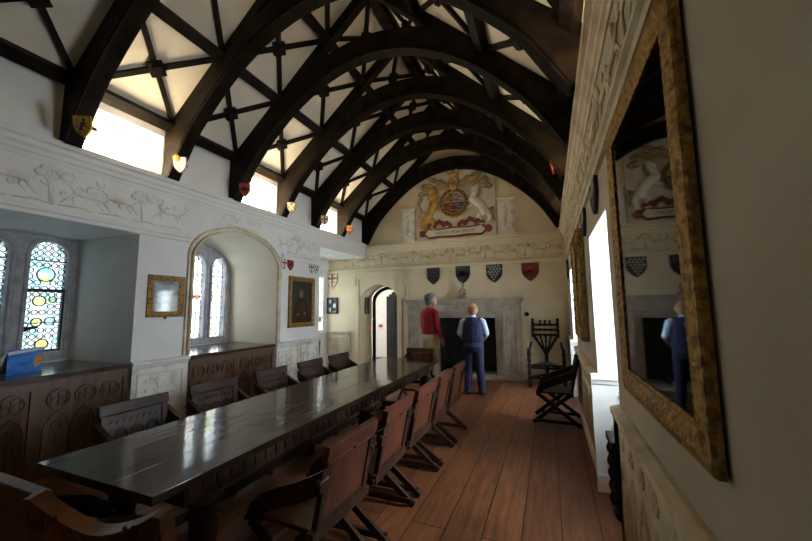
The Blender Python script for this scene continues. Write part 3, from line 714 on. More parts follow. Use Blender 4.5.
# ---------------------------------------------------------------- heraldic shields
def shield_pts(w, h, n=8):
    top = [(-w / 2, h), (w / 2, h)]
    r = [(w / 2 * (1 - (i / n) ** 2.3), h * .60 * (1 - i / n)) for i in range(n + 1)]
    return top + r + [(-x, z) for x, z in r[::-1][1:]]
def shield(name, label, loc, rz, w, h, field, rim, marks, tilt=0.0, group=None, th=.025):
    t = thing(name, label, 'shield', loc, rz, group); t.rotation_euler[0] = tilt
    bm = nb(); prism(bm, shield_pts(w, h), 'y', .002, th); link('shield_body', bm, field, t)
    if name == 'corbel_shield': bm = nb(); bar(bm, (0, .002, h * .6), (0, -.16, h * .55), .03, .03); link('bracket', bm, 'oak', t)
    bm = nb(); ps = shield_pts(w * .97, h * .97)
    for p, q in zip(ps, ps[1:] + ps[:1]):
        if math.hypot(p[0] - q[0], p[1] - q[1]) > 1e-4: limb(bm, [(p[0], th, p[1] + .01 * h), (q[0], th, q[1] + .01 * h)], [w * .022] * 2, 5)
    link('rim', bm, rim, t)
    def inside_s(x, z):
        return abs(x) < w * .42 and z > h * .10 + h * .55 * (abs(x) / (w / 2)) ** 1.2 and z < h * .92
    for mk in marks:
        bm = nb(); k = mk[0]
        if k == 'cross':
            box(bm, -w * .07, w * .07, th, th + .004, h * .10, h * .95); box(bm, -w * .44, w * .44, th, th + .004, h * .56, h * .70)
        elif k == 'saltire':
            bar(bm, (-w * .38, th + .002, h * .9), (w * .25, th + .002, h * .28), w * .12, .004, up=(0, 1, 0)); bar(bm, (w * .38, th + .002, h * .9), (-w * .25, th + .002, h * .28), w * .12, .004, up=(0, 1, 0))
        elif k == 'dots':
            nx = mk[2]
            for j in range(nx + 1):
                for i in range(nx):
                    x = (-.42 + .84 * (i + .5 * (j % 2) + .25) / nx) * w; z = h * (.15 + .75 * j / nx)
                    if inside_s(x, z): ball(bm, (x, th, z), w * .30 / nx, 1, .25, 1, 8, 5)
        elif k == 'bell':
            nx = 4
            for j in range(6):
                for i in range(nx):
                    x = (-.42 + .84 * (i + .5 * (j % 2) + .25) / nx) * w; z = h * (.12 + .78 * j / 5.5)
                    if inside_s(x, z + .02): prism(bm, [(x - w * .09, z), (x + w * .09, z), (x + w * .05, z + h * .10), (x, z + h * .125), (x - w * .05, z + h * .10)], 'y', th, th + .004)
        elif k == 'chev':
            prism(bm, [(-w * .42, h * .5), (-w * .36, h * .42), (0, h * .66), (w * .36, h * .42), (w * .42, h * .5), (0, h * .78)], 'y', th, th + .004)
        elif k == 'lion':
            Q = lambda a, b: (a * w, th, b * h)
            F = (Vector((0, 1, 0)), .3)
            limb(bm, [Q(.10, .35), Q(.0, .5), Q(-.10, .68)], [w * .10, w * .09, w * .11], 8, F); ball(bm, Q(-.15, .80), w * .10, 1, .3, 1)
            for a in ((.10, .35, .2, .25, .05, .15), (.05, .40, -.10, .3, -.16, .22), (-.10, .66, -.28, .6, -.3, .68), (-.06, .6, -.24, .47, -.32, .5)): limb(bm, [Q(*a[0:2]), Q(*a[2:4]), Q(*a[4:6])], [w * .05, w * .035, w * .03], 6, F)
            limb(bm, [Q(.14, .38), Q(.3, .5), Q(.22, .7), Q(.3, .82)], [w * .03, w * .025, w * .025, w * .035], 6, F)
        link(mk[3] if len(mk) > 3 else 'charge', bm, mk[1], t)
    return t
G1 = 'heraldic shields above the fireplace'
shield('heraldic_shield', 'black shield with faint grey marks, leftmost of the four above the fireplace', on_far(-2.74, 2.24), RF, .34, .44, 'black', 'iron', [('dots', 'dimgrey', 4)], group=G1)
shield('heraldic_shield', 'black shield with grey bell pattern above the mantel figure', on_far(-1.97, 2.24), RF, .36, .45, 'black', 'iron', [('bell', 'dimgrey', 4), ('chev', 'black', 1)], group=G1)
shield('heraldic_shield', 'black shield covered in white bell shapes, third above the fireplace', on_far(-1.20, 2.24), RF, .38, .44, 'black', 'black', [('bell', 'grey', 4)], group=G1)
shield('heraldic_shield', 'dull red shield right of the fireplace, above the turned chair', on_far(-.38, 2.24), RF, .38, .46, 'dullred', 'dullred', [('chev', 'red', 1)], group=G1)
shield('heraldic_shield', 'white shield with red cross on the far wall left of the doorway', on_far(-5.82, 2.24), RF, .34, .46, 'white', 'gold', [('cross', 'red', 1), ('dots', 'gold', 3)])
G2 = 'small shields over the portrait'
for yy, lab, fld, ch in ((5.34, 'small shield with red cross over the portrait, leftmost of the left pair', 'white', 'cross'), (5.53, 'small red shield over the portrait, right one of the left pair', 'red', 'chev'), (6.19, 'small shield with red cross over the portrait, left one of the right pair', 'white', 'cross'), (6.36, 'small black and white shield over the portrait, at the pier corner', 'white', 'saltire')):
    shield('heraldic_shield', lab, on_left(yy, 2.42), RL, .155, .21, fld, 'black', [(ch, 'red' if fld == 'white' and ch == 'cross' else 'black', 1)], group=G2)
G3 = 'shields at the feet of the roof trusses'
feet = [(1.96, 'gold shield with a black lion at the foot of the nearest left truss', 'gold', 'black', [('lion', 'black', 1)]), (3.04, 'white shield with a gold roundel at the foot of the second left truss', 'white', 'black', [('dots', 'gold', 1)]), (4.09, 'dark red shield at the foot of the third left truss', 'red', 'black', [('chev', 'black', 1)]),
        (5.18, 'brown and white shield at the foot of the fourth left truss', 'olive', 'black', [('saltire', 'white', 1)]), (6.22, 'small red and white shield at the foot of the fifth left truss', 'white', 'black', [('cross', 'red', 1)]), (7.24, 'orange red shield at the foot of the sixth left truss', 'dullred', 'black', [('dots', 'gold', 2)])]
for yy, lab, fl, rm, mk in feet:
    # on the room-side face of the truss foot, turned towards the room
    shield('corbel_shield', lab, (XL + (.46 if yy < 2 else .36), yy - .05, 3.41 if yy < 2 else 3.44), R(-150), .16, .21, fl, rm, mk, tilt=R(-14), group=G3, th=.03)
for yy, lab, fl in ((5.18, 'small red shield at the foot of a right-hand truss, above the right cornice', 'red'), ):
    shield('corbel_shield', lab, (XR - .22, yy - .0, 3.50), RR, .13, .18, fl, 'black', [('chev', 'black', 1)], tilt=R(-10), group=G3, th=.03)
G4 = 'shields along the right wall'
for yy, zz, lab in ((3.02, 2.36, 'dark shield seen edge-on above the bright right-hand window, nearer one'), (3.95, 2.36, 'dark shield seen edge-on above the bright right-hand window, farther one'), (7.6, 2.2, 'dark shield seen edge-on at the far end of the right wall')):
    shield('heraldic_shield', lab, on_right(yy, zz), RR, .30, .36, 'black', 'black', [('chev', 'grey', 1)], group=G4)

# ---------------------------------------------------------------- royal arms on the far gable
ca = thing('coat_of_arms', 'large painted plaster coat of arms with gold lion and white unicorn above the frieze', 'coat of arms', (-2.14, YF, 3.40), RF)
S = 1.0
bm = nb()
ps = [(-1.03, 0), (1.03, 0), (1.03, 1.46)] + [(1.03 * math.cos(R(a)) , 1.46 + .30 * math.sin(R(a))) for a in range(10, 180, 10)] + [(-1.03, 1.46)]
prism(bm, ps, 'y', 0, .05); link('backing_slab', bm, 'crestwhite', ca)
FY = (Vector((0, 1, 0)), .5)
def V3(x, z, y=.075): return (-x, y, z)        # picture-left is local +x on the far wall
def hl(bm, pts, rad, seg=8): limb(bm, [V3(*p) for p in pts], rad, seg, FY)
# shield and garter
bm = nb(); ringflat(bm, (0, .92), .29, .37, .05, .10, 28); link('garter', bm, 'dimgrey', ca)
bm = nb(); ringflat(bm, (0, .92), .365, .385, .05, .108, 28); ringflat(bm, (0, .92), .275, .292, .05, .108, 28)
for k in range(18):
    a = 2 * PI * k / 18; ball(bm, (.33 * math.cos(a), .1, .92 + .33 * math.sin(a)), .016, 1, .5, 1, 6, 4)
link('garter_edge', bm, 'gold', ca)
cols = ['red', 'olive', 'blue', 'red']
for i, (sx, sz) in enumerate(((-1, 1), (1, 1), (-1, -1), (1, -1))):
    bm = nb(); ps = [(0, .92)] + [(sx * .285 * math.cos(R(a)), .92 + sz * .285 * math.sin(R(a))) for a in range(0, 91, 15)]
    prism(bm, ps, 'y', .05, .085); q = link('quarter', bm, ['grey', 'olive', 'blue', 'dullred'][i], ca)
    bm = nb()
    for k in range(3):
        x, z = sx * (.07 + .07 * (k % 2)), .92 + sz * (.06 + .07 * k)
        limb(bm, [(x - .05, .09, z), (x + .05, .09, z + .01)], [.018, .014], 6, FY)
    link('quarter_charge', bm, ['dullred', 'dullred', 'gold', 'gold'][i], q)
# helm, crown and crest
bm = nb(); hl(bm, [(0, 1.28), (0, 1.40)], [.10, .09], 10); hl(bm, [(-.13, 1.43), (.13, 1.43)], [.03, .03])
for x in (-.12, 0, .12): hl(bm, [(x, 1.44), (x * .9, 1.52)], [.03, .02])
hl(bm, [(-.13, 1.48), (-.07, 1.58), (0, 1.61), (.07, 1.58), (.13, 1.48)], [.02] * 5); ball(bm, V3(0, 1.64), .03, 1, .5, 1)
link('helm_and_crown', bm, 'gold', ca, smooth=True)
bm = nb(); hl(bm, [(-.09, 1.66), (0, 1.68), (.08, 1.69)], [.05, .055, .06]); ball(bm, V3(.10, 1.76), .06, 1, .6, 1)
for x in (-.08, -.03, .05, .10): hl(bm, [(x, 1.66), (x, 1.58)], [.022, .018], 6)
hl(bm, [(-.1, 1.68), (-.17, 1.72), (-.14, 1.82)], [.015] * 3, 6); link('crest_lion', bm, 'gold', ca, smooth=True)
# mantling: curling plumes either side
for m_, off, ks in (('grey', 0.0, 6), ('olive', .5, 6), ('gold', .25, 5)):
    bm = nb()
    for s_ in (-1, 1):
        for k in range(ks):
            a0 = R(2 + 15 * (k + off)); l = .78 - .07 * (k + off) + .05 * math.sin(k * 2.3 + off * 9)
            x0, z0 = s_ * .10, 1.36
            P_ = [(x0, z0)]
            for t in (.35, .7, 1.0): P_.append((x0 + s_ * l * t * math.cos(a0 * .62), z0 - .05 + l * t * math.sin(a0 * .62) * .62 + .05 * math.sin(t * 5 + k)))
            xe, ze = P_[-1]
            sg = 1 if k % 2 else -1
            P_ += [(xe + s_ * .06, ze + sg * .06), (xe + s_ * .01, ze + sg * .11), (xe - s_ * .05, ze + sg * .07)]
            hl(bm, P_, [.02, .036, .04, .036, .03, .022, .016], 7)
    link('mantling', bm, m_, ca, smooth=True)
# lion supporter (picture left), rampant and leaning towards the shield
bm = nb()
hl(bm, [(-.74, .50), (-.66, .68), (-.57, .88), (-.50, 1.04)], [.13, .10, .115, .125], 10)
hl(bm, [(-.52, 1.06), (-.55, 1.20)], [.13, .12], 10); ball(bm, V3(-.56, 1.27, .09), .12, 1, .5, 1.05); hl(bm, [(-.54, 1.25), (-.44, 1.22)], [.06, .045])
for k in range(10):
    a = R(36 * k); hl(bm, [(-.56 + .10 * math.cos(a), 1.23 + .12 * math.sin(a)), (-.57 + .18 * math.cos(a + .2), 1.22 + .20 * math.sin(a + .2))], [.035, .016], 6)
hl(bm, [(-.48, 1.02), (-.38, .96), (-.31, 1.08)], [.055, .045, .05]); hl(bm, [(-.52, .92), (-.42, .80), (-.33, .80)], [.055, .045, .05])
hl(bm, [(-.70, .54), (-.54, .46), (-.60, .30), (-.48, .25)], [.11, .08, .05, .05]); hl(bm, [(-.80, .52), (-.88, .40), (-.82, .24), (-.90, .14)], [.10, .07, .05, .05])
hl(bm, [(-.80, .56), (-.95, .62), (-.88, .80), (-.97, .98), (-.88, 1.12)], [.03, .028, .028, .032, .055], 7); hl(bm, [(-.80, .74), (-.92, .84)], [.03, .015], 6)
link('lion', bm, 'gold', ca, smooth=True)
# unicorn supporter (picture right), rearing
bm = nb()
hl(bm, [(.78, .58), (.70, .76), (.56, .90), (.46, .98)], [.125, .10, .11, .10], 10); hl(bm, [(.48, 1.00), (.56, 1.14), (.60, 1.24)], [.09, .065, .058], 9)
hl(bm, [(.62, 1.27), (.54, 1.23), (.46, 1.17)], [.062, .052, .036]); hl(bm, [(.63, 1.31), (.67, 1.38)], [.022, .01], 6)
hl(bm, [(.46, .96), (.34, .94), (.30, 1.06)], [.045, .036, .032]); hl(bm, [(.52, .88), (.40, .76), (.32, .78)], [.045, .036, .032])
hl(bm, [(.74, .60), (.62, .48), (.72, .34), (.64, .24)], [.10, .06, .036, .042]); hl(bm, [(.82, .58), (.90, .46), (.84, .32), (.92, .20)], [.09, .06, .036, .042])
link('unicorn', bm, 'white', ca, smooth=True)
bm = nb(); hl(bm, [(.57, 1.30), (.48, 1.50)], [.018, .006], 6); hl(bm, [(.66, 1.24), (.66, 1.12), (.60, 1.0), (.58, .94)], [.03, .035, .03, .02], 7); hl(bm, [(.86, .64), (.96, .70), (.94, .52), (.99, .36)], [.028, .04, .045, .025], 7); hl(bm, [(.46, 1.04), (.54, .96)], [.025, .025]); link('horn_and_mane', bm, 'olive', ca, smooth=True)
# motto scroll
bm = nb()
ps = [(-.80, .16), (-.70, .27), (-.40, .25), (0, .27), (.40, .25), (.70, .27), (.80, .16), (.68, .05), (.40, .07), (0, .05), (-.40, .07), (-.68, .05)]
prism(bm, ps, 'y', .05, .09); sc = link('scroll', bm, 'crestwhite', ca)
bm = nb()
for s in (-1, 1):
    ball(bm, V3(s * .86, .18), .09, 1, .45, 1.1)
    for (x, z) in ((.62, .36), (.40, .42), (.20, .36)): hl(bm, [(s * (x - .10), z - .03), (s * x, z + .05), (s * (x + .10), z - .02)], [.05, .06, .05])
ps2 = [(-.80, .16), (-.70, .27), (-.40, .25), (0, .27), (.40, .25), (.70, .27), (.80, .16), (.68, .05), (.40, .07), (0, .05), (-.40, .07), (-.68, .05)]
for p, q in zip(ps2, ps2[1:] + ps2[:1]): limb(bm, [(p[0], .07, p[1]), (q[0], .07, q[1])], [.028, .028], 6)
link('red_ribbon', bm, 'dullred', ca, smooth=True)
def text_mesh(name, txt, size, mat, parent, loc, rot):
    c = bpy.data.curves.new(name, 'FONT'); c.body = txt; c.size = size; c.align_x = 'CENTER'; c.align_y = 'CENTER'; c.extrude = .002
    o = bpy.data.objects.new(name + '_tmp', c); COL.objects.link(o)
    bpy.context.view_layer.update(); dg = bpy.context.evaluated_depsgraph_get()
    me = bpy.data.meshes.new_from_object(o.evaluated_get(dg)); bpy.data.objects.remove(o)
    q = bpy.data.objects.new(name, me); COL.objects.link(q); me.materials.clear(); me.materials.append(M[mat]); q.parent = parent; q.location = loc; q.rotation_euler = rot
    return q
text_mesh('motto_lettering', 'DIEU ET MON DROIT', .105, 'dimgrey', sc, (0, .092, .155), (PI / 2, 0, PI))
for x0, x1, zt, lab in ((-3.57, -3.22, .90, 'left'), (-1.06, -.68, .90, 'right')):
    t = thing('plaster_pilaster', f'short white plaster pilaster {lab} of the coat of arms', 'pilaster', ((x0 + x1) / 2, YF, 3.40), RF, 'pilasters beside the coat of arms')
    w = (x1 - x0) / 2
    bm = nb(); box(bm, -w, w, 0, .07, 0, zt - .05); box(bm, -w + .05, w - .05, .07, .085, .08, zt - .12); link('shaft', bm, 'wrelief', t)
    bm = nb(); box(bm, -w - .03, w + .03, 0, .10, zt - .05, zt); link('cap', bm, 'wrelief', t)
    bm = nb()
    for k in range(4): limb(bm, [(-.04, .088, .14 + .15 * k), (.05, .088, .20 + .15 * k), (-.02, .088, .27 + .15 * k)], [.014, .018, .012], 6)
    link('carving', bm, 'ochre', t, smooth=True)

# ---------------------------------------------------------------- framed pictures
def frame_ring(bm, w, h, prof):
    """mitred frame: inner opening w x h centred at (0,0); prof = [(outward, y)]"""
    n = len(prof); cs = []
    for sx, sz in ((-1, -1), (1, -1), (1, 1), (-1, 1)):
        cs.append([bm.verts.new((sx * (w / 2 + o), y, sz * (h / 2 + o))) for o, y in prof])
    for i in range(4):
        a, b = cs[i], cs[(i + 1) % 4]
        for j in range(n): bm.faces.new((a[j], a[(j + 1) % n], b[(j + 1) % n], b[j]))
def carve(bm, w, h, o, y, step, r):
    """leaf knobs along the frame at offset o"""
    W, H = w / 2 + o, h / 2 + o
    for (ax, L_, fixed) in (('x', W, -H), ('x', W, H), ('z', H, -W), ('z', H, W)):
        n = max(2, int(2 * L_ / step))
        for i in range(n + 1):
            t = -L_ + 2 * L_ * i / n; rr = r * (.8 + .35 * (i % 2))
            c = (t, y, fixed) if ax == 'x' else (fixed, y, t)
            ball(bm, c, rr, 1.3 if ax == 'x' else .8, .5, 1.3 if ax == 'z' else .8, 7, 5)
# big mirror on the right wall
mw, mh = .82, 1.14
mr = thing('framed_mirror', 'very large carved gilt-framed dim mirror hanging on the near right wall', 'mirror', on_right(1.622, 1.91, .012), RR + R(.7))
bm = nb(); frame_ring(bm, mw, mh, [(0, .016), (.0, .024), (.010, .027), (.020, .022), (.040, .032), (.070, .038), (.095, .032), (.105, .030), (.11, .022), (.11, .003), (.02, .003)])
carve(bm, mw, mh, .062, .030, .034, .017); carve(bm, mw, mh, .008, .024, .02, .006)
link('gilt_frame', bm, 'gilt', mr)
bm = nb(); box(bm, -mw / 2 - .005, mw / 2 + .005, .010, .018, -mh / 2 - .005, mh / 2 + .005); link('mirror_glass', bm, 'mirror', mr)
# gilt picture further along the right wall
gp = thing('framed_picture', 'tall dark picture in a thick gilt frame beyond the bright window on the right wall', 'picture', on_right(4.74, 1.89), RR)
bm = nb(); frame_ring(bm, .76, 1.02, [(0, .01), (0, .045), (.02, .055), (.04, .05), (.07, .075), (.10, .08), (.11, .06), (.11, .004), (.02, .004)]); carve(bm, .76, 1.02, .075, .076, .06, .022); link('gilt_frame', bm, 'gilt', gp)
bm = nb(); box(bm, -.385, .385, .01, .02, -.515, .515); link('canvas', bm, 'canvas', gp)
# small gilt frame on the left pier
sp = thing('framed_picture', 'small gilt-framed grey print on the white pier between the windows', 'picture', on_left(3.12, 1.84), RL)
bm = nb(); frame_ring(bm, .33, .40, [(0, .01), (0, .02), (.02, .03), (.05, .04), (.075, .035), (.075, .004), (.02, .004)]); carve(bm, .33, .40, .045, .038, .035, .009); link('gilt_frame', bm, 'gilt', sp)
bm = nb(); box(bm, -.17, .17, .008, .014, -.205, .205); link('print', bm, 'greyprint', sp)
bm = nb(); ball(bm, (0, .02, -.285), .018); link('hook', bm, 'gilt', sp)
# portrait
po = thing('framed_portrait', 'dark oil portrait of a seated figure in a gilt frame on the left pier', 'portrait', on_left(5.90, 1.80), RL)
bm = nb(); frame_ring(bm, .62, .84, [(0, .01), (0, .03), (.02, .035), (.05, .05), (.09, .04), (.095, .004), (.02, .004)]); carve(bm, .62, .84, .05, .045, .05, .012); link('gilt_frame', bm, 'gilt', po)
bm = nb(); box(bm, -.315, .315, .008, .014, -.425, .425); cv = link('canvas', bm, 'canvas', po)
bm = nb()
def ell(cx, cz, rx, rz, y0=.0142, y1=.0152, n=16): prism(bm, [(cx + rx * math.cos(2 * PI * i / n), cz + rz * math.sin(2 * PI * i / n)) for i in range(n)], 'y', y0, y1)
ell(.02, .16, .055, .075); ell(-.10, -.24, .035, .02); ell(.12, -.26, .035, .02); link('painted_face', bm, 'flesh', cv)
bm = nb(); prism(bm, [(-.24, -.42), (-.20, -.02), (-.06, .07), (.10, .07), (.22, -.05), (.26, -.42)], 'y', .0141, .0146); link('painted_coat', bm, 'darkwood', cv)
# display case on the bay's far wall
dc = thing('picture_case', 'small black-framed case of pale prints on the bay wall under the cross shield', 'picture case', on_far(-5.82, 1.74), RF)
bm = nb(); frame_ring(bm, .30, .38, [(0, .01), (0, .05), (.03, .06), (.04, .05), (.04, .004), (.01, .004)]); box(bm, -.012, .012, .012, .05, -.19, .19); link('frame', bm, 'black', dc)
bm = nb(); box(bm, -.15, .15, .006, .014, -.19, .19); link('backing', bm, 'greyprint', dc)
for i in range(2):
    for j in range(3):
        bm = nb(); box(bm, -.12 + .13 * i, -.03 + .13 * i, .0142, .02, -.16 + .12 * j, -.07 + .12 * j); link('card', bm, 'paper' if (i + j) % 2 else 'black', dc)
# little switch on the bay corner
sw = thing('wall_switch', 'tiny pale switch box on the bay corner beside the portrait', 'switch', (XL - .02, 6.5, 1.42), PI)
bm = nb(); box(bm, -.05, .05, -.045, -.002, -.05, .05); link('switch_box', bm, 'grey', sw); bm = nb(); box(bm, -.012, .012, -.055, -.045, -.02, .02); link('rocker', bm, 'white', sw)
sk = thing('bell_push', 'small dark round bell push on the far wall right of the fireplace', 'bell push', on_far(-.50, 1.48), RF)
bm = nb(); prism(bm, [(.05 * math.cos(R(a)), .05 * math.sin(R(a))) for a in range(0, 360, 30)], 'y', .0, .02); link('rose', bm, 'blackwood', sk); bm = nb(); ball(bm, (0, .022, 0), .02); link('button', bm, 'iron', sk)

# ---------------------------------------------------------------- window cupboards on the left
def cupboard(label, ya, yb, wa, wb):
    """front flush with the wall between ya and yb; polished board back to the window between wa and wb"""
    yc = (ya + yb) / 2; w = (yb - ya) / 2 - .012
    t = thing('window_cupboard', label, 'cupboard', (XL, yc, 0), RL, 'carved oak cupboards under the left windows')
    bm = nb(); box(bm, -w, w, -.9, -.03, 0, .97); link('carcass', bm, 'cupwood', t)
    bm = nb(); box(bm, -w, w, -1.215, .025, .97, 1.015); link('top_board', bm, 'polwood', t, bevel=.006)
    n = max(2, round(2 * w / .72)); pw = 2 * w / n
    for i in range(n):
        a = -w + i * pw; bm = nb()
        for (p, q, r_, s_) in ((a, a + .05, .06, .95), (a + pw - .05, a + pw, .06, .95), (a + .05, a + pw - .05, .87, .95), (a + .05, a + pw - .05, .06, .16)): box(bm, p, q, -.03, .0, r_, s_)
        box(bm, a + .05, a + pw - .05, -.03, -.018, .16, .87)
        d = link('door', bm, 'cupwood', t)
        bm = nb(); k = 3; cw = (pw - .12) / k
        for j in range(k):
            c = a + .06 + cw * (j + .5); r = cw * .44
            ringflat(bm, (c, .76), r * .86, r, -.018, .002, 18)
            for q in range(4):
                an = R(45 + 90 * q); ringflat(bm, (c + r * .42 * math.cos(an), .76 + r * .42 * math.sin(an)), r * .30, r * .42, -.018, -.002, 12)
            ball(bm, (c, -.012, .76), r * .16, 1, .6, 1, 7, 5)
            limb(bm, [(c - cw * .46, -.012, .2), (c - cw * .46, -.012, .48), (c - cw * .25, -.012, .58), (c, -.012, .63)], [.010] * 4, 5)
            limb(bm, [(c + cw * .46, -.012, .2), (c + cw * .46, -.012, .48), (c + cw * .25, -.012, .58), (c, -.012, .63)], [.010] * 4, 5)
            ringflat(bm, (c, .49), cw * .16, cw * .22, -.018, -.004, 12)
            limb(bm, [(c, -.012, .2), (c, -.012, .40)], [.008] * 2, 5)
        link('tracery', bm, 'cupwood', d)
    bm = nb(); box(bm, -w, w, -.03, .012, 0, .06); link('plinth', bm, 'cupwood', t)
    return t
cupboard('long carved oak cupboard with the blue leaflet on its polished top', .3, 2.75, .5, 2.75)
cupboard('carved oak cupboard filling the foot of the arched niche', 3.48, 5.18, 3.5, 5.16)
lf = thing('leaflet', 'folded blue sea leaflet standing on the cupboard top by the window', 'leaflet', (-5.15, 1.965, 1.017), R(117.5))
bm = nb(); box(bm, -.19, .19, -.004, .0, 0, .25); link('front_page', bm, 'leaflet', lf)
bm = nb(); prism(bm, [(0, 0), (.004, 0), (.094, .0), (.09, 0), (.0, .235)], 'x', -.19, .19) if False else bar(bm, (0, .10, .002), (0, .002, .248), .38, .004, up=(0, 1, 1)); link('back_page', bm, 'paper', lf)
bm = nb()
for (a, b, r) in ((.13, .12, .035), (.15, .16, .025), (.10, .10, .02), (.155, .08, .022), (.12, .06, .018), (.17, .115, .018)): prism(bm, [(a + r * math.cos(R(q)), b + r * math.sin(R(q))) for q in range(0, 360, 36)], 'y', -.0062, -.0042)
link('orange_print', bm, 'orange', lf)
bm = nb(); prism(bm, [(-.19, .20), (.19, .222), (.19, .245), (-.19, .232)], 'y', -.0055, -.0042); link('pale_band', bm, 'paper', lf)

# ---------------------------------------------------------------- long table
tb = thing('refectory_table', 'long polished dark oak table down the middle of the room', 'table', (-2.285, 3.47, 0))
TL, TW = 2.31, .512
bm = nb()
for i in range(3): box(bm, -TW + i * 2 * TW / 3 + .0004, -TW + (i + 1) * 2 * TW / 3 - .0004, -TL, TL, .735, .78)
link('tabletop', bm, 'table', tb, bevel=.0025)
bm = nb()
for s in (-1, 1): box(bm, s * .40 - .02, s * .40 + .02, -2.08, 2.08, .60, .735); box(bm, -.38, .38, s * 2.06 - .02, s * 2.06 + .02, .60, .735)
ap = link('apron', bm, 'darkwood', tb)
bm = nb()
for s in (-1, 1):
    bm = nb()
    for i in range(44): ball(bm, (s * .425, -2.03 + i * .0944, .665), .05, .3, .9, 1.15, 7, 5)
    link('carved_lobes', bm, 'darkwood', ap)
bm = nb()
for i in range(8): ball(bm, (-.34 + i * .097, -2.085, .665), .05, .97, .3, 1.15, 7, 5)
link('carved_lobes', bm, 'darkwood', ap)
for yy in (-1.92, 0, 1.92):
    for s in (-1, 1):
        bm = nb(); lathe(bm, [(.075, .0), (.08, .05), (.08, .16), (.05, .175), (.075, .195), (.055, .215), (.062, .24), (.075, .36), (.078, .46), (.06, .475), (.095, .495), (.06, .515), (.05, .53), (.095, .55), (.10, .60)], 18, s * .375, yy); link('leg', bm, 'darkwood', tb, smooth=True)
bm = nb()
for s in (-1, 1): box(bm, s * .375 - .035, s * .375 + .035, -1.92, 1.92, .06, .14)
for yy in (-1.92, 1.92): box(bm, -.31, .31, yy - .035, yy + .035, .06, .14)
link('stretcher', bm, 'darkwood', tb)

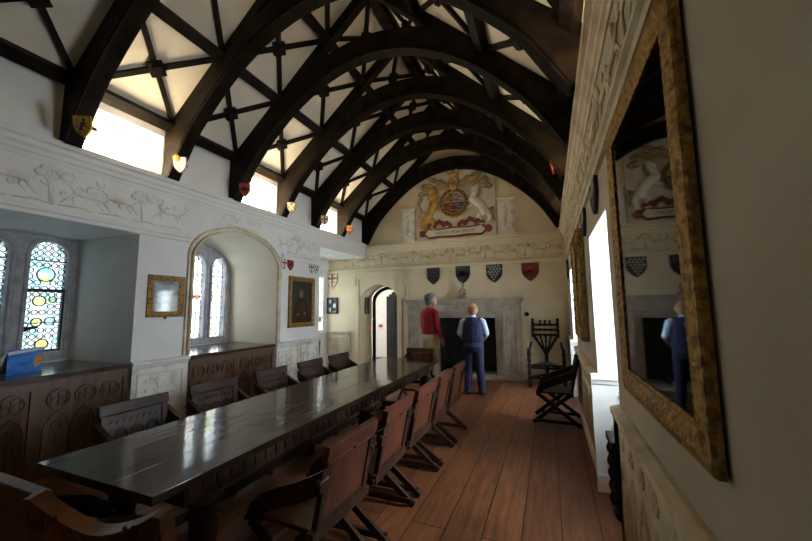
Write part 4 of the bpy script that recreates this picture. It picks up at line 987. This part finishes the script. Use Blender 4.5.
# ---------------------------------------------------------------- folding X chairs (local +x = the way the sitter faces)
def make_chair(top='plain', wood='chairwood', lift=0.0):
    wood2 = wood if wood == 'blackwood' else 'darkwood'
    t = thing('folding_chair', '', 'chair')
    W = .262
    bm = nb(); box(bm, -.22, .25, -W + .02, W - .02, .425, .45); link('seat', bm, wood, t, bevel=.005)
    bm = nb(); bar(bm, (.235, -W, .415), (.235, W, .415), .04, .05); link('front_rail', bm, wood2, t)
    bm = nb(); bar(bm, (-.21, -W - .03, .435), (-.21, W + .03, .435), .045, .055); link('rear_rail', bm, wood2, t)
    # legs: two crossing slats each side, doubled
    for s in (-1, 1):
        for (a, b, y) in (((-.31, 0.012), (.24, .43), .0), ((.31, .012), (-.21, .44), .042)):
            bm = nb()
            bar(bm, (a[0], s * (W - y), a[1]), (b[0], s * (W - y), b[1]), .03, .052, up=(0, 0, 1))
            link('leg', bm, wood2, t, bevel=.003)
    for s in (-1, 1): bm = nb(); bar(bm, (-.29, s * (W - .02), .05), (.29, s * (W - .02), .05), .03, .04); link('foot_rail', bm, wood2, t)
    bm = nb(); bar(bm, (.02, -W, .222), (.02, W, .222), .03, .03); link('pivot_rod', bm, wood2, t)
    # back: leaning panel in a frame
    B0 = Vector((-.205, 0, .43)); B1 = Vector((-.30, 0, .90)); d = (B1 - B0).normalized(); n = Vector((-d.z, 0, d.x)).normalized()   # n points to the rear
    def P(y, h, o=0): return Vector((B0.x + d.x * h + n.x * o, y, B0.z + d.z * h + n.z * o))
    H = (B1 - B0).length
    bk = None
    bm = nb()
    for s in (-1, 1): bar(bm, P(s * (W - .03), 0), P(s * (W - .03), H - .03 + lift), .055, .036, up=n)
    bar(bm, P(-W + .055, .035), P(W - .055, .035), .036, .07, up=d)
    bk = link('back_frame', bm, wood2, t, bevel=.004)
    if top == 'plain':
        bm = nb(); bar(bm, P(-W - .01, H - .03), P(W + .01, H - .03), .045, .085, up=d)
        for s in (-1, 1): bar(bm, P(s * .01 - W * .0 - .24 * (s < 0), H - .085, .008), P(s * .01 + .24 * (s > 0), H - .085, .008), .03, .02, up=d)
        link('top_rail', bm, wood, t, bevel=.006)
    else:
        # yoke rail: high carved ends and a dip in the middle
        bm = nb(); k = 20; up_ = []; lo_ = []
        for i in range(k + 1):
            y = -W - .02 + (2 * W + .04) * i / k; q = abs(y) / (W + .02)
            up_.append((y, H - .07 + lift + .115 * min(1, q ** 1.6) - (.02 if q > .93 else 0))); lo_.append((y, H - .16 + lift * .8 + .03 * q))
        for i in range(k):
            f = [P(*up_[i], -.025), P(*up_[i + 1], -.025), P(*lo_[i + 1], -.025), P(*lo_[i], -.025)]
            g = [P(*up_[i], .025), P(*up_[i + 1], .025), P(*lo_[i + 1], .025), P(*lo_[i], .025)]
            A = [bm.verts.new(v) for v in f]; Bv = [bm.verts.new(v) for v in g]
            bm.faces.new(A); bm.faces.new(Bv[::-1])
            for j in range(4): bm.faces.new((A[j], Bv[j], Bv[(j + 1) % 4], A[(j + 1) % 4]))
        bmesh.ops.remove_doubles(bm, verts=bm.verts, dist=.0005)
        tr = link('top_rail', bm, wood, t)
        bm = nb()
        for s in (-1, 1):
            c = P(s * (W - .04), H - .03 + lift, .027)
            for j in range(5): limb(bm, [P(s * (W - .10 + .026 * j), H - .085 + lift, .026), P(s * (W - .12 + .034 * j), H - .02 + lift + .006 * j, .026)], [.008, .006], 5)
            ball(bm, c, .02, 1, 1, 1, 8, 5)
            for j in range(7): limb(bm, [P(s * (.04 + .02 * j), H - .11 + lift + .003 * j * j * .5, .026), P(s * (.05 + .02 * j), H - .085 + lift + .003 * j * j * .5, .026)], [.006, .006], 5)
        link('rail_carving', bm, wood, tr)
    bm = nb(); bar(bm, P(-W + .05, H * .45, .0), P(W - .05, H * .45, .0), .014, H - .12, up=d)
    pn = link('back_panel', bm, wood, t)
    bm = nb()      # round-headed carving on the sitter's side
    for c in (-.12, 0, .12):
        pts = [P(c - .045, .10, -.012), P(c - .045, .24, -.012), P(c - .03, .275, -.012), P(c, .29, -.012), P(c + .03, .275, -.012), P(c + .045, .24, -.012), P(c + .045, .10, -.012)]
        limb(bm, pts, [.008] * 7, 5); ball(bm, P(c, .19, -.012), .018, 1, 1, 1, 7, 5)
    for y in [(-.2 + .05 * i) for i in range(9)]: limb(bm, [P(y, .335, -.01), P(y + .02, .355, -.01)], [.008, .008], 5)
    link('panel_carving', bm, wood, pn)
    for s in (-1, 1):   # sweeping arm from the back stile down to the seat front
        up_ = [(-.30, .80), (-.22, .755), (-.10, .70), (.02, .655), (.14, .60), (.22, .53), (.26, .44)]
        lo_ = [(.20, .44), (.15, .48), (.06, .525), (-.04, .565), (-.14, .605), (-.22, .645), (-.275, .67)]
        bm = nb(); y = s * (W + .012)
        for i in range(6):
            prism(bm, [up_[i], up_[i + 1], lo_[5 - i], lo_[6 - i]], 'y', y - .019, y + .019)
        bmesh.ops.remove_doubles(bm, verts=bm.verts, dist=.0005); link('arm', bm, wood2, t)
    for s in (-1, 1):
        for c in ((-.275, .735), (.235, .46), (-.21, .435)):
            bm = nb(); limb(bm, [(c[0], s * (W - .03), c[1]), (c[0], s * (W + .045), c[1])], [.018, .015], 8); link('peg', bm, wood2, t)
    return t
ch0 = make_chair(); ch1 = make_chair('yoke', 'carvedwood', lift=.095); ch3 = make_chair('plain', 'darkwood')
used = [False]
def place(x, y, deg, label, group, src=ch0):
    if src.get('used'): o = copy_tree(src)
    else: o = src; src['used'] = 1
    o.location = (x, y, 0); o.rotation_euler = (0, 0, R(deg)); tag(o, label, 'chair', group); return o
RP = ['nearest the camera', 'second from the camera', 'third from the camera', 'fourth from the camera', 'farthest from the camera']
for i, yy in enumerate((1.94, 2.63, 3.31, 3.95, 4.62)):
    place(-1.44, yy, 180 + (-2, 1, -1, 2, 0)[i], f'reddish oak folding chair on the right side of the table, {RP[i]}', 'chairs on the right side of the table')
for i, yy in enumerate((1.96, 2.70, 3.53, 4.30, 5.04)):
    place(-2.98, yy, (1, -2, 2, 0, -1)[i], f'carved-back oak folding chair on the window side of the table, {RP[i]}', 'chairs on the window side of the table', ch3)
place(-2.26, 5.90, -90, 'dark chair at the far end of the table, only its top rail showing', 'chairs at the table ends')
place(-2.23, 1.15, 90, 'folding chair at the near table end, its top rail at the lower left edge', 'chairs at the table ends')
place(-1.485, 1.07, 100, 'chair with a dipped carved top rail in the foreground, beside the table corner', 'chairs at the table ends', ch1)
ch2 = make_chair('yoke', 'blackwood')
place(.02, 5.72, 178, 'dark folding chair by the right wall with crossed legs and sweeping arms', 'chairs by the fireplace', ch2)
if 'used' in ch0: pass

# turned three-sided chair against the far wall
tc_ = thing('turned_chair', 'black turned-spindle armchair against the far wall right of the fireplace', 'chair', (-.12, 8.12, 0), R(180), 'chairs by the fireplace')
def turned(bm, a, b, r=.022, knobs=3):
    a = Vector(a); b = Vector(b); n = knobs * 4; ps = []; rd = []
    for i in range(n + 1):
        ps.append(a.lerp(b, i / n)); rd.append(r * (.72 if i % 4 == 0 else 1.0 if i % 2 == 0 else .9))
    limb(bm, ps, [q * 1.35 for q in rd], 8)
for x, y, z in ((-.33, .30, .74), (.33, .30, .74), (0, -.22, .70)):
    bm = nb(); turned(bm, (x, y, 0), (x, y, z), .032, 6); ball(bm, (x, y, z + .02), .04); link('leg', bm, 'blackwood', tc_)
bm = nb(); prism(bm, [(-.33, .32), (.33, .32), (0, -.22)], 'z', .44, .47); link('seat', bm, 'blackwood', tc_)
bm = nb()
for z in (.2, .4):
    turned(bm, (-.33, .30, z), (.33, .30, z), .02, 5); turned(bm, (-.33, .30, z), (0, -.22, z), .02, 5); turned(bm, (.33, .30, z), (0, -.22, z), .02, 5)
link('stretcher', bm, 'blackwood', tc_)
bm = nb()
for s in (-1, 1): turned(bm, (s * .33, .30, .72), (s * .30, -.30, .86), .024, 5)
link('arm', bm, 'blackwood', tc_)
bm = nb()
for s in (-1, 1): turned(bm, (0, -.22, .62), (s * .27, -.30, 1.06), .024, 5); turned(bm, (s * .26, -.30, .98), (s * .26, -.31, 1.33), .024, 4); ball(bm, (s * .26, -.31, 1.36), .034)
for z in (1.03, 1.14, 1.25): turned(bm, (-.27, -.305, z), (.27, -.305, z), .022, 5)
for x in (-.1, 0, .1): turned(bm, (x, -.305, 1.25), (x, -.31, 1.31), .016, 1); ball(bm, (x, -.31, 1.33), .026)
for x in (-.12, 0, .12): turned(bm, (x * .35, -.24, .72), (x, -.305, 1.04), .016, 3)
link('back_spindles', bm, 'blackwood', tc_)
# dark bobbin-turned stand half hidden in the nearer window bay
st = thing('bobbin_stand', 'black bobbin-turned stand half hidden in the nearer right-hand window bay', 'stand', (.52, 3.42, 0))
bm = nb(); box(bm, -.13, .22, -.15, .15, .55, .58); link('top', bm, 'blackwood', st)
for x in (-.10, .19):
    for y in (-.12, .12):
        bm = nb()
        prof = []
        for i in range(23): prof.append((.018 + .018 * abs(math.sin(PI * i / 4)), i * .025))
        lathe(bm, prof, 10, x, y); link('leg', bm, 'blackwood', st, smooth=True)
bm = nb()
for x in (-.10, .19): bar(bm, (x, -.12, .15), (x, .12, .15), .025, .03)
for y in (-.12, .12): bar(bm, (-.10, y, .15), (.19, y, .15), .025, .03)
link('stretcher', bm, 'blackwood', st)

# ---------------------------------------------------------------- people (local +y = the way they face)
def remesh(bm, name, mat, parent, vox=.012, sm=6):
    me = bpy.data.meshes.new(name); bmesh.ops.recalc_face_normals(bm, faces=bm.faces); bm.to_mesh(me); bm.free()
    o = bpy.data.objects.new(name, me); COL.objects.link(o)
    r = o.modifiers.new('r', 'REMESH'); r.mode = 'VOXEL'; r.voxel_size = vox
    s = o.modifiers.new('s', 'SMOOTH'); s.iterations = sm; s.factor = .5
    bpy.context.view_layer.update(); dg = bpy.context.evaluated_depsgraph_get()
    m2 = bpy.data.meshes.new_from_object(o.evaluated_get(dg)); bpy.data.objects.remove(o); m2.name = name
    for p in m2.polygons: p.use_smooth = True
    m2.materials.clear(); m2.materials.append(M[mat])
    q = bpy.data.objects.new(name, m2); COL.objects.link(q); q.parent = parent; return q
def loft(bm, secs, seg=16):
    """stack of horizontal ellipses (cx, cy, z, rx, ry)"""
    rings = [[bm.verts.new((cx + rx * math.cos(2 * PI * i / seg), cy + ry * math.sin(2 * PI * i / seg), z)) for i in range(seg)] for cx, cy, z, rx, ry in secs]
    for a, b in zip(rings, rings[1:]):
        for i in range(seg): bm.faces.new((a[i], a[(i + 1) % seg], b[(i + 1) % seg], b[i]))
    bm.faces.new(rings[0][::-1]); bm.faces.new(rings[-1])
def hand(bm, wrist, d, palmn, s=1.0, curl=.5, side=1):
    d = Vector(d).normalized(); n = Vector(palmn); n = (n - d * n.dot(d)).normalized(); a = d.cross(n) * side; w = Vector(wrist)
    limb(bm, [w - d * .01, w + d * .04 * s, w + d * .085 * s], [.028 * s, .036 * s, .034 * s], 8, (n, .5))
    for i, l in enumerate((.068, .078, .072, .055)):
        b = w + d * .078 * s + a * ((-.028 + .0185 * i) * s)
        p1 = b + (d * math.cos(curl * .5) + n * math.sin(curl * .5)) * l * .45 * s
        p2 = p1 + (d * math.cos(curl * 1.3) + n * math.sin(curl * 1.3)) * l * .35 * s
        p3 = p2 + (d * math.cos(curl * 2) + n * math.sin(curl * 2)) * l * .28 * s
        limb(bm, [b, p1, p2, p3], [.0095 * s, .009 * s, .008 * s, .0065 * s], 6)
    b = w + d * .025 * s - a * .026 * s
    p1 = b - a * .022 * s + d * .03 * s + n * .012 * s; p2 = p1 + d * .03 * s + n * .014 * s
    limb(bm, [b, p1, p2], [.013 * s, .011 * s, .008 * s], 6)
def head(bm, c, s, turn, nod=0):
    """head with face, facing +y turned by turn (about z), tilted back by nod"""
    m = Matrix.Translation(c) @ Matrix.Rotation(turn, 4, 'Z') @ Matrix.Rotation(nod, 4, 'X') @ Matrix.Scale(s, 4)
    t = bmesh.new()
    loft(t, [(0, .035, -.115, .035, .040), (0, .028, -.09, .052, .066), (0, .012, -.05, .064, .085), (0, 0, 0, .073, .097), (0, -.006, .045, .075, .100), (0, -.008, .085, .062, .083), (0, -.008, .108, .036, .05), (0, -.008, .116, .012, .018)], 18)
    limb(t, [(0, .092, .02), (0, .112, -.018), (0, .118, -.03)], [.010, .014, .013], 8)
    limb(t, [(-.02, .090, -.066), (0, .094, -.064), (.02, .090, -.066)], [.006, .009, .006], 6)
    for q in (-1, 1):
        ball(t, (q * .030, .082, .008), .012, 1, .8, .8); limb(t, [(q * .015, .092, .026), (q * .045, .084, .026)], [.007, .005], 6)
        limb(t, [(q * .074, -.012, .022), (q * .080, -.02, 0), (q * .074, -.012, -.026)], [.010, .014, .009], 8)
    moved(t, m)
    me = bpy.data.meshes.new('tmp'); t.to_mesh(me); t.free(); bm.from_mesh(me); bpy.data.meshes.remove(me)
def hair(bm, c, s, turn, nod, bald=False):
    m = Matrix.Translation(c) @ Matrix.Rotation(turn, 4, 'Z') @ Matrix.Rotation(nod, 4, 'X') @ Matrix.Scale(s, 4)
    t = bmesh.new()
    if bald:
        loft(t, [(0, -.030, -.062, .058, .066), (0, -.028, -.02, .072, .083), (0, -.026, .03, .080, .088), (0, -.026, .062, .076, .082), (0, -.026, .074, .07, .076)], 18)
    else:
        loft(t, [(0, -.034, -.085, .050, .058), (0, -.030, -.05, .070, .078), (0, -.024, 0, .083, .090), (0, -.012, .05, .086, .108), (0, -.008, .092, .073, .098), (0, -.008, .118, .045, .062), (0, -.008, .130, .014, .02)], 18)
    moved(t, m); me = bpy.data.meshes.new('tmp'); t.to_mesh(me); t.free(); bm.from_mesh(me); bpy.data.meshes.remove(me)
def person(label, loc, rz, h, p):
    """h: standing height; p: dict with pose and clothes"""
    t = thing('person', label, 'person', loc, rz)
    k = h / 1.75; g = p.get('girth', 1.0)
    def S_(q): return (q[0] * k, q[1] * k, q[2] * k)
    sh, el, wr = p['arms']         # dict per side -> joints
    hc = Vector((p.get('hx', 0), p.get('hy', .02), p.get('hz', 1.635))) * k
    bm = nb()
    loft(bm, [(0, 0, .86 * k, .15 * k * g, .11 * k * g), (0, 0, 1.0 * k, .14 * k * g, .105 * k * g), (0, 0, 1.2 * k, .15 * k * g, .11 * k * g), (0, -.01 * k, 1.36 * k, .165 * k, .10 * k), (0, -.01 * k, 1.43 * k, .10 * k, .07 * k), (0, 0, 1.47 * k, .055 * k, .058 * k), (hc.x, hc.y - .01 * k, 1.55 * k, .058 * k, .062 * k)])
    head(bm, hc, k * p.get('headk', 1.0), p['turn'], p.get('nod', 0))
    for s in (-1, 1):
        a, b, c = sh[s], el[s], wr[s]
        limb(bm, [S_(a), S_(b), S_(c)], [.048 * k, .040 * k, .027 * k], 10)
        d = Vector(c) - Vector(b); hand(bm, S_(c), d, p['palm'][s], k, .5, s)
        lg = p['legs'][s]
        limb(bm, [S_(lg[0]), S_(lg[1]), S_(lg[2])], [.075 * k, .052 * k, .036 * k], 10)
    remesh(bm, 'body', 'skin', t, .009, 3)
    hs = k * p.get('headk', 1.0)
    bm = nb(); hair(bm, hc, hs, p['turn'], p.get('nod', 0), p.get('bald')); remesh(bm, 'hair', p['hair'], t, .010, 3)
    # trousers
    bm = nb(); loft(bm, [(0, 0, .80 * k, .17 * k * g, .125 * k * g), (0, -.012 * k, .90 * k, .182 * k * g, .14 * k * g), (0, 0, 1.0 * k, .165 * k * g, .125 * k * g), (0, 0, 1.04 * k, .158 * k * g, .12 * k * g)])
    for s in (-1, 1):
        lg = p['legs'][s]; f = p.get('legw', 1)
        limb(bm, [S_((lg[0][0], lg[0][1], .86)), S_(lg[1]), S_((lg[2][0], lg[2][1], .10)), S_((lg[2][0], lg[2][1], .045))], [.105 * k * f, .078 * k * f, .066 * k * f, .07 * k * f], 12)
    tr = remesh(bm, 'trousers', p['trousers'], t, .012, 4)
    bm = nb(); loft(bm, [(0, 0, 1.00 * k, .172 * k * g, .132 * k * g), (0, 0, 1.035 * k, .17 * k * g, .13 * k * g)]); link('belt', bm, 'shoe', tr, smooth=True)
    # top
    bm = nb()
    loft(bm, [(0, 0, .985 * k, .178 * k * g, .138 * k * g), (0, 0, 1.06 * k, .182 * k * g, .142 * k * g), (0, 0, 1.2 * k, .178 * k * g, .138 * k * g), (0, -.01 * k, 1.34 * k, .19 * k, .128 * k), (0, -.01 * k, 1.41 * k, .16 * k, .10 * k), (0, -.005 * k, 1.455 * k, .085 * k, .078 * k), (0, 0, 1.475 * k, .068 * k, .07 * k)])
    if p['sleeve'] == 'long':
        for s in (-1, 1):
            a, b, c = Vector(sh[s]), Vector(el[s]), Vector(wr[s])
            limb(bm, [S_(a + Vector((-s * .05, 0, .02))), S_(a), S_(b), S_(b.lerp(c, .88))], [.06 * k, .066 * k, .056 * k, .040 * k], 12)
    remesh(bm, p['topname'], p['top'], t, .011, 4)
    if p['sleeve'] == 'short':
        for s in (-1, 1):
            bm = nb(); a, b = Vector(sh[s]), Vector(el[s]); limb(bm, [S_(a + Vector((-s * .03, 0, .01))), S_(a), S_(a.lerp(b, .92))], [.062 * k, .066 * k, .062 * k], 12); remesh(bm, 'shirt_sleeve', 'ltblue', t, .011, 3)
        bm = nb(); loft(bm, [(0, 0, 1.465 * k, .072 * k, .074 * k), (0, .0, 1.50 * k, .064 * k, .068 * k)]); link('collar', bm, 'ltblue', t, smooth=True)
    for s in (-1, 1):
        lg = p['legs'][s]; x, y = lg[2][0], lg[2][1]
        bm = nb(); limb(bm, [S_((x, y - .055, .045)), S_((x, y + .03, .055)), S_((x + s * .012, y + .12, .035)), S_((x + s * .015, y + .17, .026))], [.042 * k, .048 * k, .042 * k, .028 * k], 10, (Vector((0, 0, 1)), .95)); box(bm, (x - .04) * k, (x + .045) * k, (y - .09) * k, (y + .18) * k, .0, .018)
        link('shoe', bm, 'shoe', t, smooth=False)
    if p.get('watch'):
        c = Vector(el[1]).lerp(Vector(wr[1]), .93); bm = nb(); limb(bm, [S_(c + Vector((0, 0, .012))), S_(c - Vector((0, 0, .012)))], [.036 * k] * 2, 12); link('watch', bm, 'grey', t)
    return t
LEGS = {-1: ((-.085, 0, .84), (-.10, .02, .47), (-.125, -.02, .08)), 1: ((.085, 0, .84), (.11, .02, .47), (.145, -.02, .08))}
person('person in a navy sleeveless jumper, pale blue shirt and navy trousers facing the fireplace', (-1.42, 6.92, 0), R(8), 1.74,
       dict(arms=({-1: (-.19, -.01, 1.39), 1: (.19, -.01, 1.39)}, {-1: (-.265, .0, 1.12), 1: (.265, .0, 1.12)}, {-1: (-.20, .20, 1.02), 1: (.20, .20, 1.02)}), palm={-1: (1, 0, 0), 1: (-1, 0, 0)},
            legs=LEGS, turn=R(10), nod=R(4), bald=True, hz=1.60, headk=1.2, hair='gingerhair', trousers='navytr', top='navy', topname='sleeveless_jumper', sleeve='short', girth=1.12, legw=1.12))
person('person with short grey hair in a red jumper and cream trousers facing the fireplace', (-2.34, 7.02, 0), R(-30), 1.97,
       dict(arms=({-1: (-.165, -.01, 1.38), 1: (.165, -.01, 1.38)}, {-1: (-.19, .0, 1.12), 1: (.205, .0, 1.12)}, {-1: (-.17, .08, .90), 1: (.215, .10, .90)}), palm={-1: (1, 0, 0), 1: (-1, 0, 0)},
            legs=LEGS, turn=R(-32), nod=R(8), hx=.015, hz=1.61, headk=1.05, hair='greyhair', trousers='khaki', top='redknit', topname='jumper', sleeve='long', girth=.98, legw=1.25, watch=True))

# ---------------------------------------------------------------- light: overcast sky through the windows
w = bpy.data.worlds.new('sky'); scn.world = w; w.use_nodes = True
bg = w.node_tree.nodes['Background']; bg.inputs['Color'].default_value = (.77, .885, 1.0, 1); bg.inputs['Strength'].default_value = 20.0
def portal(loc, d, sx, sy, name):
    ld = bpy.data.lights.new(name, 'AREA'); ld.shape = 'RECTANGLE'; ld.size = sx; ld.size_y = sy; ld.cycles.is_portal = True
    o = bpy.data.objects.new(name, ld); COL.objects.link(o); o.location = loc
    o.rotation_euler = Vector(d).to_track_quat('-Z', 'Z').to_euler()
    return o
portal((XO - .12, 1.62, 1.83), (1, 0, 0), 2.2, 1.6, 'daylight_window')
portal((XO - .12, 4.72, 1.95), (1, 0, 0), .95, 1.9, 'daylight_window')
portal((XO - .12, 7.62, 1.8), (1, 0, 0), 1.65, 1.6, 'daylight_window')
portal((XRO + .29, 3.2, 1.66), (-1, 0, 0), .9, 1.23, 'daylight_window')
portal((XRO + .29, 6.8, 1.66), (-1, 0, 0), .9, 1.23, 'daylight_window')
portal((-2.92, 10.3, 1.7), (-1, 0, 0), .8, 1.4, 'daylight_window')
for a, b in CLER:
    portal((XL - .26, (a + b) / 2, 3.72), (1, 0, 0), b - a, .56, 'daylight_window')
    portal((XR + .26, (a + b) / 2, 3.65), (-1, 0, 0), b - a, .42, 'daylight_window')
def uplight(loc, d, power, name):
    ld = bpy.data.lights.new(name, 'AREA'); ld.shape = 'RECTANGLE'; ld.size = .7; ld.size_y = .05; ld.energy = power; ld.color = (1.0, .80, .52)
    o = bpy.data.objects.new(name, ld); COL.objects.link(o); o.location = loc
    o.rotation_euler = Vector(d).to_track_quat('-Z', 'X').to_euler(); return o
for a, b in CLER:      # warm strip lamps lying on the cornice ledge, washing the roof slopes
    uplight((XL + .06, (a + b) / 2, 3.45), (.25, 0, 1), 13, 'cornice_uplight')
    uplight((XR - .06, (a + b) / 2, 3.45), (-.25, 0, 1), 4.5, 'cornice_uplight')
scn.view_settings.view_transform = 'Standard'; scn.view_settings.look = 'None'; scn.view_settings.gamma = 1; scn.view_settings.use_curve_mapping = False
scn.view_settings.exposure = 1.2
cy = scn.cycles
cy.max_bounces = 10; cy.diffuse_bounces = 7; cy.glossy_bounces = 4; cy.transparent_max_bounces = 12; cy.sample_clamp_indirect = 6
cy.use_denoising = True; cy.caustics_reflective = False; cy.caustics_refractive = False
for o in list(bpy.data.objects):
    if 'used' in o: del o['used']
